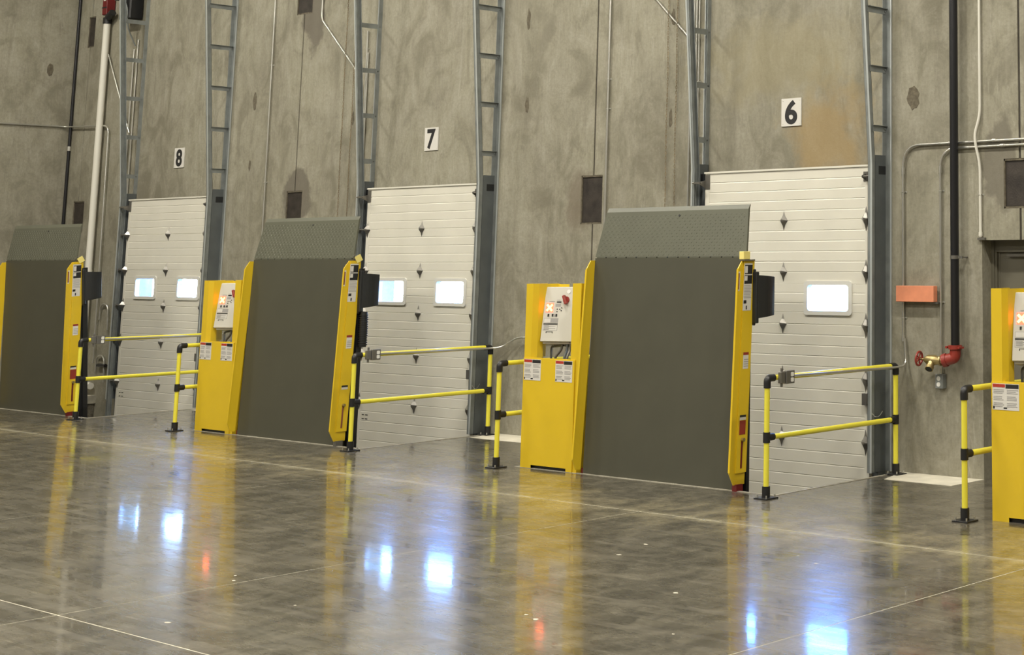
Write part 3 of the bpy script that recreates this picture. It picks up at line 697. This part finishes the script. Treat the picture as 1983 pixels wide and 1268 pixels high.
lev = {0: make_leveler(0), 1: make_leveler(1), 2: make_leveler(2)}
for k in (1, 2): lev[k].location.x -= S * k
lev[2].location.x -= 0.035; lev[2].rotation_euler.x = 0.072
tag(lev[0], 'raised olive-grey dock leveler with a square yellow cap, nearest of the three', 'dock leveler', 'upright dock levelers')
tag(lev[1], 'raised olive-grey dock leveler with a tilted yellow tag, middle of the three', 'dock leveler', 'upright dock levelers')
tag(lev[2], 'raised olive-grey dock leveler at the left edge of the picture', 'dock leveler', 'upright dock levelers')

# ------------------------------------------------------------------ yellow control stands with sloping control cabinets
def make_stand():
    root = empty('control_stand', (-5.68, -1.80, 0))
    def L(mb):
        mb.v = [(v[0] + 5.68, v[1] + 1.80, v[2]) for v in mb.v]; return mb
    x0, x1, yf, yb = -6.085, -5.300, -1.868, -1.62
    fp = MB().box(x0, x1, yf, yf + 0.006, 0.035, 1.095).box(x0, x0 + 0.16, yf, yf + 0.006, 0, 0.035).box(x1 - 0.09, x1, yf, yf + 0.006, 0, 0.035)
    part('front_panel', L(fp), 'yellow', root)
    part('kick_recess', L(MB().box(x0 + 0.02, x1 - 0.02, yf + 0.03, yf + 0.04, 0, 0.05)), 'black', root)
    sb = MB().box(x0, x0 + 0.006, yf + .006, yb, 0, 1.095).box(x1 - 0.006, x1, yf + .006, yb, 0, 1.095).box(x0 + .006, x1 - .006, yb - 0.006, yb, 0, 1.02)
    part('side_plate', L(sb), 'yellow', root)
    part('support_leg', L(MB().box(x0 + 0.05, x0 + 0.12, yf + 0.05, yf + 0.12, -0.5, 0)), 'black', root); part('support_leg', L(MB().box(x1 - 0.12, x1 - 0.05, yf + 0.05, yf + 0.12, -0.5, 0)), 'black', root)
    # left column: front flange, deep web
    lc = MB().box(x0, x0 + 0.105, yf + 0.008, yf + 0.016, 1.095, 1.848).box(x0, x0 + 0.006, yf + .016, yb + 0.03, 1.095, 1.848)
    lc.prism([(x0 + 0.105, yf + 0.010), (x0 + 0.135, yf + 0.06), (x0 + 0.129, yf + 0.063), (x0 + 0.100, yf + 0.016)], 'z', 1.095, 1.846)
    lc.prism([(x0 + 0.135, yf + 0.06), (x0 + 0.165, yf + 0.30), (x0 + 0.159, yf + 0.30), (x0 + 0.129, yf + 0.063)], 'z', 1.270, 1.846)
    lc.prism([(x0 + 0.135, yf + 0.06), (x0 + 0.142, yf + 0.13), (x0 + 0.136, yf + 0.13), (x0 + 0.129, yf + 0.063)], 'z', 1.095, 1.270)
    lc.box(x0 + 0.16, x0 + 0.33, yf + 0.29, yf + 0.296, 1.235, 1.84)
    part('column', L(lc), 'yellow', root)
    rc = MB().box(x1 - 0.075, x1 + 0.055, yf + 0.012, yf + 0.018, 1.05, 1.856).box(x1 + 0.049, x1 + 0.055, yf + 0.018, yf + 0.13, 0.0, 1.856).box(x1 - 0.075, x1 - 0.069, yf + .018, yf + 0.13, 1.05, 1.856)
    rc.box(x1 + 0.001, x1 + 0.055, yf + 0.012, yf + 0.018, 0.0, 1.05).box(x1 - 0.069, x1 + 0.049, yf + 0.124, yf + 0.13, 1.05, 1.850)
    part('column', L(rc), 'yellow', root)
    part('top_rail', L(MB().box(x0, x1, yf + 0.006, yf + 0.03, 1.085, 1.10)), 'yellow', root)
    # placards on the front panel
    for q, (a, w) in enumerate(((x0 + 0.012, 0.262), (x1 - 0.285, 0.255))):
        p = MB().box(a, a + w, yf - 0.002, yf, 0.875, 1.085)
        pl = part('placard', L(p), 'paper', root)
        part('placard_header', L(MB().box(a + .004, a + w * 0.48, yf - 0.003, yf - 0.002, 1.055, 1.081)), 'red', pl)
        part('placard_header', L(MB().box(a + w * 0.5, a + w - .004, yf - 0.003, yf - 0.002, 1.048, 1.081)), 'ink', pl)
        g_ = MB()
        for c in range(2):
            for r in range(11):
                if r in (3, 7): continue
                s0 = a + .012 + c * w * 0.5; g_.box(s0, s0 + w * 0.42 * random.uniform(0.75, 1), yf - 0.003, yf - 0.002, 0.900 + r * 0.0132, 0.9065 + r * 0.0132)
        stuff('placard_print', L(g_), 'greek', pl)
        stuff('placard_print', L(MB().box(a + .006, a + .022, yf - 0.003, yf - 0.002, 0.884, 0.905).box(a + w * .42, a + w * .55, yf - 0.003, yf - 0.002, 0.886, 0.897)), 'ink', pl)
    # control cabinet: yawed to the right and tilted back
    B = Matrix.Translation((-5.925 + 5.68, -1.800 + 1.80, 1.262)) @ Matrix.Rotation(math.radians(17), 4, 'Z') @ Matrix.Rotation(math.radians(-9), 4, 'X')
    def C(mb): 
        mb.v = [tuple(B @ Vector(v)) for v in mb.v]; return mb
    W, Hh = 0.375, 0.56
    cab = part('control_cabinet', C(MB().box(0, W, 0.0, 0.03, 0, Hh).box(0.012, W + 0.03, 0.032, 0.17, -0.02, Hh + 0.0)), 'cabinet', root, 0.006)
    def fr(a, b, c, d, m, nm, t=0.0015): return part(nm, C(MB().box(a, b, -t, 0.0005, c, d)), m, cab)
    fr(0.030, 0.115, 0.298, 0.392, 'ledred', 'lamp_field')
    xx = MB(); 
    for s_ in (1, -1):
        R = Matrix.Rotation(s_ * math.pi / 4, 3, 'Y'); xx.box(0.072 - 0.045, 0.072 + 0.045, -0.004, -0.0015, 0.345 - 0.011, 0.345 + 0.011, R, (0.072, 0, 0.345))
    part('cross_lamp', C(xx), 'ledx', cab)
    fr(0.150, 0.205, 0.395, 0.410, 'ink', 'legend'); fr(0.060, 0.130, 0.405, 0.412, 'greek', 'legend'); fr(0.150, 0.190, 0.420, 0.426, 'greek', 'legend')
    g_ = MB()
    for (a, b) in ((0.165, 0.33), (0.165, 0.305), (0.195, 0.33), (0.215, 0.345), (0.215, 0.315)):
        g_.tube([(a, -0.004, b), (a, 0, b)], 0.006, 10)
    for a in (0.060, 0.110, 0.155): g_.box(a, a + 0.016, -0.006, 0, 0.255, 0.280)
    stuff('push_button', C(g_), 'ink', cab)
    fr(0.140, 0.200, 0.355, 0.385, 'greek', 'legend')
    fr(0.130, 0.150, 0.255, 0.278, 'greek', 'legend')
    fr(0.020, 0.190, 0.190, 0.238, 'greek', 'label'); fr(0.024, 0.100, 0.194, 0.234, 'paper', 'label', 0.002)
    fr(0.020, 0.190, 0.172, 0.184, 'ink', 'label'); fr(0.020, 0.190, 0.112, 0.168, 'greek', 'label')
    fr(0.024, 0.186, 0.116, 0.164, 'paper', 'label', 0.002)
    g_ = MB()
    for i in range(5): g_.box(0.03, 0.03 + 0.06 + 0.08 * (i % 2), -0.003, 0, 0.121 + i * 0.009, 0.124 + i * 0.009)
    g_.box(0.06, 0.14, -0.003, 0, 0.098, 0.102).box(0.06, 0.066, -0.003, 0, 0.085, 0.10).box(0.134, 0.14, -0.003, 0, 0.085, 0.10)
    stuff('label_print', C(g_), 'ink', cab)
    part('round_button', C(MB().tube([(0.280, -0.004, 0.51), (0.280, 0.0, 0.51)], 0.022, 14)), 'socket', cab)
    kn = MB().tube([(0.262, -0.012, 0.425), (0.262, 0, 0.425)], 0.036, 18)
    R = Matrix.Rotation(math.radians(-25), 3, 'Y'); kn.box(0.248, 0.276, -0.05, -0.012, 0.375, 0.470, R, (0.262, 0, 0.425))
    part('rotary_switch', C(kn), 'redpaint', cab, 0.003)
    # flexible conduits below the cabinet
    for i, (a, b) in enumerate([(-5.74, -5.80), (-5.66, -5.66), (-5.61, -5.62), (-5.56, -5.54), (-5.52, -5.50)]):
        part('cable', L(MB().tube(fillet([(a, -1.66, 1.27), (a, -1.66, 1.18), (b, -1.70, 1.10), (b, -1.70, 0.98)], 0.04), 0.013, 8)), 'galvdark' if i % 2 else 'zinc', root)
    part('cable', L(MB().tube(fillet([(-5.93, -1.64, 1.02), (-5.93, -1.64, 1.20), (-5.74, -1.64, 1.22), (-5.50, -1.64, 1.21)], 0.03), 0.012, 8)), 'galv', root)
    return root
stand = make_stand(); base_x = stand.location.x
stands = {0: stand}
for k in (1, -1):
    c = copy_tree(stand); stands[k] = c
    c.location.x = base_x + (-S if k == 1 else 5.875)
GS = 'yellow control stands beside the levelers'
tag(stands[0], 'yellow control stand with grey cabinet and lit cross, left of the nearest leveler', 'control stand', GS)
tag(stands[1], 'yellow control stand with grey cabinet and lit cross, left of the middle leveler', 'control stand', GS)
tag(stands[-1], 'yellow control stand cut off by the right edge of the picture', 'control stand', GS)

# ------------------------------------------------------------------ yellow tubular guard rails
RT, RF, ZR, ZM = 0.0245, 0.0325, 1.04, 0.526
def make_rail(left=False):
    root = empty('guard_rail', (0, 0, 0))
    yf, yr = -2.03, -0.168
    for y in (yf, yr):
        part('post', MB().tube([(0, y, 0.05), (0, y, ZR - 0.03)], RT, 16), 'lemon', root)
        b = MB().box(-0.078, 0.078, y - 0.078, y + 0.078, 0, 0.012).tube([(0, y, 0.012), (0, y, 0.105)], RF + 0.004, 16)
        f = part('base_flange', b, 'black', root, 0.002)
        bo = MB()
        for a, c in ((-.055, -.055), (.055, -.055), (.055, .055), (-.055, .055)): bo.tube([(a, y + c, 0.012), (a, y + c, 0.035)], 0.007, 8)
        stuff('anchor_bolt', bo, 'emt', f)
    for z in (ZR, ZM): part('rail', MB().tube([(0, yf + 0.03, z), (0, yr - 0.03, z)], RT, 16), 'lemon', root)
    for y, d in ((yf, 1), (yr, -1)):
        e_ = MB().tube(fillet([(0, y, ZR - 0.085), (0, y, ZR), (0, y + d * 0.085, ZR)], 0.035), RF, 16)
        part('elbow', e_, 'black', root)
        t_ = MB().tube([(0, y, ZM - 0.045), (0, y, ZM + 0.045)], RF, 16).tube([(0, y, ZM), (0, y + d * 0.085, ZM)], RF, 16)
        part('tee_fitting', t_, 'black', root)
    return root
rail = make_rail()
rails = [('R', 0, -2.537), ('R', 1, -2.537 - S), ('R', 2, -2.537 - 2 * S), ('L', 0, -6.262), ('L', 1, -6.262 - S), ('L', -1, -0.368)]
lb = {('R', 0): 'yellow tube guard rail with outlet box, right of the nearest leveler', ('R', 1): 'yellow tube guard rail with outlet box, right of the middle leveler',
      ('R', 2): 'yellow tube guard rail with outlet box, right of the leftmost leveler', ('L', 0): 'yellow guard rail running behind the control stand left of the nearest leveler',
      ('L', 1): 'yellow guard rail running behind the control stand left of the middle leveler', ('L', -1): 'yellow guard rail running behind the control stand at the right picture edge'}
for i, (s_, k, x) in enumerate(rails):
    r = rail if i == 0 else copy_tree(rail)
    r.location.x = x; tag(r, lb[(s_, k)], 'guard rail', 'yellow tube guard rails')

# conduit and outlet box clamped along the right-hand rails
def outlet(name_loc, label, group, facing='x'):
    pass
for k, nm in ((0, 'the nearest dock door'), (1, 'the middle dock door'), (2, 'the farthest dock door')):
    x = -2.537 - S * k
    c = MB().tube(fillet([(x + 0.033, -1.79, ZR + 0.008), (x + 0.033, -0.20, ZR - 0.012), (x + 0.05, -0.12, ZR - 0.01)], 0.03), 0.0115, 10)
    if k == 0: pts = [(x + 0.039, -1.79, ZR + 0.006), (x + 0.039, -0.19, ZR - 0.012), (x + 0.028, -0.035, ZR + 0.0), (x + 0.008, -0.035, 1.30)]
    else: pts = [(x + 0.039, -1.79, ZR + 0.006), (x + 0.039, -0.19, ZR - 0.012), (x + 0.13, -0.10, ZR + 0.0), (x + 0.34, -0.06, 1.155), (x + 1.2, -0.04, 1.19)]
    o = part('rail_conduit', MB().tube(fillet(pts, 0.09), 0.0115, 10), 'emt')
    tag(o, 'thin bright steel conduit strapped along the top guard rail at %s' % nm, 'conduit', 'conduits on the guard rails')
    r = empty('outlet_box', (x + 0.05, -1.80, ZR)); tag(r, 'metal outlet box with white sockets on the guard rail at %s' % nm, 'outlet', 'rail outlet boxes')
    part('box', MB().box(-0.02, 0.025, -0.055, 0.055, -0.058, 0.058), 'zinc', r, 0.004)
    part('clamp', MB().box(-0.028, 0.012, -0.115, -0.058, -0.05, 0.05).box(-0.02, 0.0, -0.095, -0.075, -0.085, 0.085), 'zinc', r, 0.004)
    s_ = MB()
    for z in (0.024, -0.024): s_.prism([(y_ * 1.0 + 0.02, z_ + z) for y_, z_ in ((.019, -.014), (.019, .014), (.010, .019), (-.010, .019), (-.019, .014), (-.019, -.014), (-.010, -.019), (.010, -.019))], 'x', 0.0245, 0.028)
    stuff('socket', s_, 'socket', r)

# ------------------------------------------------------------------ wall conduits and pipes
def conduit(name, label, pts, r, m='emt', bend=0.12, straps=(), cat='conduit', group='thin steel conduits on the wall', couplings=()):
    root = part(name, MB().tube(fillet(pts, bend, 8), r, 12), m); tag(root, label, cat, group)
    for (x, z) in straps:
        part('strap', MB().box(x - r - 0.022, x + r + 0.022, -0.004, 0.0, z - 0.010, z + 0.010).tube([(x - r - .002, -0.002, z)] + [(x - (r + .003) * math.cos(a), pts[0][1] - (r + .003) * math.sin(a), z) for a in (0, .6, 1.2, 1.57, 1.95, 2.55, 3.14)] + [(x + r + .002, -0.002, z)], 0.004, 6), 'emt', root)
    for (p0, p1) in couplings: part('coupling', MB().tube([p0, p1], r + 0.005, 12), m, root)
    return root
cy_ = -0.024
conduit('conduit', 'outer bright conduit rising from the nearest guard rail, bending right above the orange board', [(-2.553, cy_, 1.29), (-2.553, cy_, 3.22), (14, cy_, 3.235)], 0.0125, bend=0.22,
        straps=[(-2.553, 2.75), (-2.553, 1.5)], couplings=[((-2.553, cy_, 1.27), (-2.553, cy_, 1.33)), ((-2.553, cy_, 2.93), (-2.553, cy_, 3.0)), ((-1.98, cy_, 3.221), (-1.94, cy_, 3.221)), ((-1.45, cy_, 3.223), (-1.41, cy_, 3.223))])
conduit('conduit', 'inner bright conduit rising from the wall outlet, bending right below its neighbour', [(-2.083, cy_, 0.97), (-2.083, cy_, 3.168), (14, cy_, 3.183)], 0.0125, bend=0.20,
        straps=[(-2.083, 2.75), (-2.083, 1.66)], couplings=[((-2.083, cy_, 2.93), (-2.083, cy_, 3.0)), ((-1.35, cy_, 3.17), (-1.31, cy_, 3.17))])
conduit('conduit', 'white conduit with a kink running down to the corner of the doorway', [(-1.598, -0.02, 8.0), (-1.598, -0.02, 3.48), (-1.645, -0.045, 3.30), (-1.640, -0.045, 3.20), (-1.602, -0.02, 3.0), (-1.602, -0.02, 2.29)], 0.014, 'pvc', bend=0.10, straps=[(-1.602, 2.7)], couplings=[((-1.602, -0.02, 2.30), (-1.602, -0.02, 2.34))])
conduit('conduit', 'straight bright conduit beside a plate pocket, left of the nearest leveler', [(-6.978, cy_, 8.0), (-6.985, cy_, 1.19)], 0.014, straps=[(-6.980, 4.2), (-6.982, 3.85)])
conduit('conduit', 'straight thin conduit on the wall between the farthest and middle dock doors', [(-14.21, cy_, 8.0), (-14.175, cy_, 1.19)], 0.011, straps=[(-14.20, 4.9), (-14.19, 3.2)])
conduit('conduit', 'bright conduit slanting down to the left track of the middle dock door', [(-12.995, cy_, 8), (-12.99, cy_, 5.47), (-12.12, cy_, 4.70), (-11.95, cy_, 4.45), (-11.91, cy_, 1.2)], 0.0125, bend=0.08)
conduit('conduit', 'bright conduit slanting down to the left track of the nearest dock door', [(-6.55, cy_, 5.40), (-5.67, cy_, 4.61), (-5.62, cy_, 4.50), (-5.62, cy_, 1.2)], 0.0125, bend=0.06)
for (x, zt, zb, nm) in ((-5.565, 8, 0.9, 'the nearest dock door, leftmost of three'), (-5.528, 8, 3.95, 'the nearest dock door, middle of three'), (-5.487, 8, 1.2, 'the nearest dock door, rightmost of three')):
    conduit('conduit', 'vertical conduit behind the left track of %s' % nm, [(x, cy_, zt), (x, cy_, zb)], 0.0105, straps=[(x, 4.07)], group='conduits behind the door tracks')
for (x, zt, zb, nm) in ((-11.865, 5.2, 1.1, 'nearest the door'), (-11.835, 4.9, 2.2, 'between two others')):
    conduit('conduit', 'vertical bright conduit behind the left track of the middle dock door, %s' % nm, [(x, cy_, zt), (x - 0.0, cy_, zb)], 0.0105, straps=[(x, zt - 0.25)], group='conduits behind the door tracks')
for (x, zt, zb, nm) in ((-18.20, 5.45, 1.0, 'left one of the pair'), (-18.09, 5.6, 1.0, 'right one of the pair')):
    conduit('conduit', 'vertical conduit behind the left track of the farthest dock door, %s' % nm, [(x, cy_, zt), (x, cy_, zb)], 0.0115, straps=[(x, 4.65)], group='conduits behind the door tracks')
conduit('conduit', 'bright conduit crossing the side wall and turning down beside the white downpipe', [(-20.18, -6.0, 4.30), (-20.18, cy_ - .02, 4.30), (-18.80, cy_ - .02, 4.25), (-18.73, cy_ - .02, 0.55), (-18.73, cy_ - .02, 0.5)], 0.0135, bend=0.14, straps=[])
conduit('conduit', 'thin bright rod slanting from the white downpipe to the farthest door track', [(-18.97, -0.05, 5.42), (-18.12, -0.05, 4.10)], 0.010)
for z in (1.42, 0.62):
    conduit('conduit', 'small hooked conduit beside the left track of the farthest dock door, %s one' % ('upper' if z > 1 else 'lower'), [(-18.66, cy_ - .01, z - 0.25), (-18.66, cy_ - .01, z), (-18.42, cy_ - .01, z), (-18.38, cy_ - .01, z - 0.4)], 0.013, bend=0.12, group='hooked conduits')
o = part('junction_stub', MB().tube([(-18.60, -0.03, 0.47), (-18.36, -0.03, 0.47)], 0.028, 12), 'black'); tag(o, 'short black pipe stub low beside the left track of the farthest dock door', 'pipe')
# black thin pipe in the corner
o = part('corner_pipe', MB().tube([(-20.10, -0.03, 9.9), (-20.10, -0.03, 0.3)], 0.024, 12), 'blackpipe'); tag(o, 'thin black pipe running down the left corner of the hall', 'pipe')
part('coupling', MB().tube([(-20.10, -0.03, 3.90), (-20.10, -0.03, 3.97)], 0.033, 12), 'emt', o)
# white downpipe with elbow
dp = part('downpipe', MB().tube(fillet([(-19.03, -0.08, 5.98), (-19.03, -0.08, 0.17), (-18.68, -0.08, 0.15)], 0.10, 8), 0.052, 16), 'pvc')
tag(dp, 'thick white plastic downpipe with a foot elbow left of the farthest dock door', 'pipe')
part('coupling', MB().tube([(-19.03, -0.08, 5.93), (-19.03, -0.08, 6.03)], 0.066, 16), 'black', dp)
part('coupling', MB().tube([(-19.03, -0.08, 1.95), (-19.03, -0.08, 1.88)], 0.058, 16), 'pvc', dp)
part('elbow', MB().tube(fillet([(-19.03, -0.08, 0.30), (-19.03, -0.08, 0.17), (-18.90, -0.08, 0.16)], 0.09, 8), 0.060, 16), 'pvc', dp)
rb = empty('alarm_box', (-19.0, -0.1, 6.2)); tag(rb, 'dark red box at the head of the white downpipe', 'box')
part('body', MB().box(-0.085, 0.06, -0.05, 0.09, -0.13, 0.30), 'redbase', rb, 0.008)
part('lid_band', MB().box(-0.09, 0.062, -0.054, -0.048, -0.02, 0.0), 'ink', rb); part('sticker', MB().box(-0.05, 0.02, -0.053, -0.049, 0.10, 0.135), 'paper', rb)
part('neck', MB().tube([(0.03, 0, -0.17), (0.17, 0, -0.10)], 0.055, 14), 'black', rb)
mo = empty('door_operator', (-18.22, -0.13, 6.15)); tag(mo, 'black motor housing high in the left track of the farthest dock door', 'motor')
part('housing', MB().box(-0.15, 0.20, -0.10, 0.12, -0.24, 0.35), 'black', mo, 0.02); part('gear_case', MB().tube([(0, -0.12, 0.0), (0, 0.05, 0.0)], 0.11, 20), 'rubber', mo)
part('whip', MB().tube(fillet([(-0.16, -0.12, 0.10), (0.02, -0.16, 0.14), (0.17, -0.12, -0.05), (0.10, -0.08, -0.35), (0.06, 0.1, -0.65)], 0.15), 0.012, 8), 'galv', mo)
part('gland', MB().tube([(-0.13, -0.11, 0.1), (-0.13, -0.18, 0.1)], 0.028, 12), 'zinc', mo)

# black fire main with red elbow, brass hose valve
fm = part('fire_main', MB().tube([(-1.865, -0.09, 9.9), (-1.865, -0.09, 1.24)], 0.042, 20), 'blackpipe'); tag(fm, 'thick black vertical pipe ending at the red elbow', 'pipe')
cl = MB().tube([(-1.865, -0.09, 2.08), (-1.865, -0.09, 2.115)], 0.048, 16).box(-1.84, -1.77, -0.10, -0.08, 2.085, 2.11).tube([(-1.775, -0.09, 2.097), (-1.775, 0, 2.097)], 0.008, 8)
part('pipe_clamp', cl, 'zinc', fm)
hv = empty('hose_valve', (-1.865, -0.09, 1.18)); tag(hv, 'brass hose valve with red handwheel on a red elbow, low on the wall', 'valve')
el = MB().tube(fillet([(0, 0, 0.03), (0, 0, -0.045), (-0.12, -0.03, -0.075)], 0.07, 6), 0.055, 16)
el.tube([(0, 0, 0.035), (0, 0, 0.075)], 0.068, 16).tube([(-0.085, -0.02, -0.066), (-0.125, -0.03, -0.076)], 0.064, 16)
e_ = part('elbow', el, 'redpaint', hv)
stuff('elbow_bolt', MB().tube([(-0.075, -0.05, 0.055), (-0.075, -0.02, 0.055)], 0.012, 8).tube([(0.075, -0.05, 0.055), (0.075, -0.02, 0.055)], 0.012, 8).box(-0.09, 0.09, -0.03, 0.02, 0.045, 0.063), 'redpaint', e_)
vb = MB().tube([(-0.12, -0.03, -0.075), (-0.17, -0.04, -0.075), (-0.21, -0.045, -0.072), (-0.29, -0.06, -0.068), (-0.33, -0.065, -0.066)], 0.04, 16, rr=[0.030, 0.036, 0.050, 0.046, 0.022])
vb.tube([(-0.33, -0.065, -0.066), (-0.39, -0.075, -0.06)], 0.010, 10)
vb.tube([(-0.24, -0.06, -0.08), (-0.235, -0.10, -0.135)], 0.035, 14).tube([(-0.236, -0.095, -0.130), (-0.232, -0.118, -0.155)], 0.042, 14)
vb.tube([(-0.145, -0.035, -0.075), (-0.16, -0.038, -0.075)], 0.052, 8)
v_ = part('valve_body', vb, 'brass', hv)
part('outlet_mouth', MB().tube([(-0.2325, -0.1165, -0.153), (-0.2315, -0.120, -0.157)], 0.034, 14), 'ink', v_)
ax = Vector((-0.985, -0.15, 0.08)).normalized(); u_ = ax.cross(Vector((0, 0, 1))).normalized(); w_ = ax.cross(u_); c0 = Vector((-0.385, -0.075, -0.06))
hw_ = MB(); rim = [c0 + (u_ * math.cos(2 * math.pi * i / 20) + w_ * math.sin(2 * math.pi * i / 20)) * 0.066 for i in range(21)]
hw_.tube(rim, 0.011, 8, cap=False)
for i in range(5):
    a = 2 * math.pi * i / 5; hw_.tube([c0, c0 + (u_ * math.cos(a) + w_ * math.sin(a)) * 0.066], 0.007, 6)
hw_.tube([c0 - ax * 0.012, c0 + ax * 0.012], 0.018, 10)
part('handwheel', hw_, 'redpaint', hv)
# small outlet box on the wall
r = empty('wall_outlet', (-2.083, -0.03, 0.90)); tag(r, 'small grey outlet box with two white sockets on the wall under the hose valve', 'outlet')
part('box', MB().box(-0.045, 0.045, -0.035, 0.03, -0.068, 0.068), 'galv', r, 0.004)
s_ = MB()
for z in (0.028, -0.028): s_.tube([(-0.004, -0.038, z), (-0.004, -0.034, z)], 0.022, 14)
stuff('socket', s_, 'socket', r)
# orange board
r = empty('wood_board', (-2.357, -0.06, 1.74)); tag(r, 'short salmon-orange painted board fixed across the conduits', 'board')
part('board', MB().box(-0.235, 0.235, -0.035, 0.030, -0.078, 0.078), 'board', r, 0.003)
part('bracket', MB().box(0.20, 0.26, -0.01, 0.06, -0.095, -0.079), 'zinc', r)

# hollow metal door in the recess at the right
dr = empty('door_4', (0, 0, 0)); tag(dr, 'olive-grey metal door deep in the doorway at the right edge', 'door', kind='structure')
f = MB().box(-1.60, -1.545, 0.17, 0.25, 0, 2.26).box(-0.745, -0.69, 0.17, 0.25, 0, 2.26).box(-1.545, -0.745, 0.17, 0.25, 2.145, 2.26).box(-1.60, -1.565, 0.15, 0.17, 0, 2.26).box(-1.545, -1.53, 0.20, 0.25, 0, 2.145)
part('door_frame', f, 'doorpaint', dr)
lf = part('door_leaf', MB().box(-1.546, -0.744, 0.205, 0.249, 0.0, 2.146), 'doorpaint', dr)
part('closer_arm', MB().box(-1.42, -1.20, 0.16, 0.19, 2.10, 2.125), 'zinc', lf)
part('corner_bracket', MB().box(-1.635, -1.55, -0.03, -0.001, 2.262, 2.285), 'zinc', dr)
part('threshold', MB().box(-1.60, -0.69, 0.0, 0.25, -0.05, 0.0), 'floor', dr)

# ------------------------------------------------------------------ hoist chains
def link_mesh():
    pts = []
    for i in range(10):
        a = 2 * math.pi * i / 10; pts.append(Vector((0.0075 * math.cos(a), 0, 0.0125 * math.sin(a) + 0.006 * (1 if math.sin(a) > 0 else -1))))
    pts.append(pts[0]); return MB().tube(pts, 0.0026, 5, cap=False)
LK = link_mesh()
def chain(x0, x1, label):
    m = MB(); zt, zb = 7.4, 1.15; yc = -0.035; i = 0
    path = []
    z = zt
    while z > zb: path.append((x0, z)); z -= 0.030
    n = int(abs(x1 - x0) * 1.57 / 0.03)
    for q in range(1, n): a = math.pi * q / n; path.append(((x0 + x1) / 2 - (x1 - x0) / 2 * math.cos(a), zb - abs(x1 - x0) / 2 * math.sin(a)))
    z = zb
    while z < zt: path.append((x1, z)); z += 0.030
    for i, (x, z) in enumerate(path):
        c_ = math.pi / 4 if i % 2 else -math.pi / 4; R = Matrix.Rotation(c_, 3, 'Z')
        if not (zb < z): R = Matrix.Rotation(math.pi / 2 * 0.6, 3, 'Y') @ R
        m.add([R @ Vector(v) + Vector((x + 0.004 * math.sin(z * 5), yc, z)) for v in LK.v], LK.f, True)
    o = part('hoist_chain', m, 'chain'); tag(o, label, 'chain', 'rusty hoist chains'); return o
chain(-12.345, -12.13, 'loop of thin rusty hoist chain on the wall left of the middle dock door')
chain(-5.975, -5.83, 'loop of thin rusty hoist chain on the wall left of the nearest dock door')
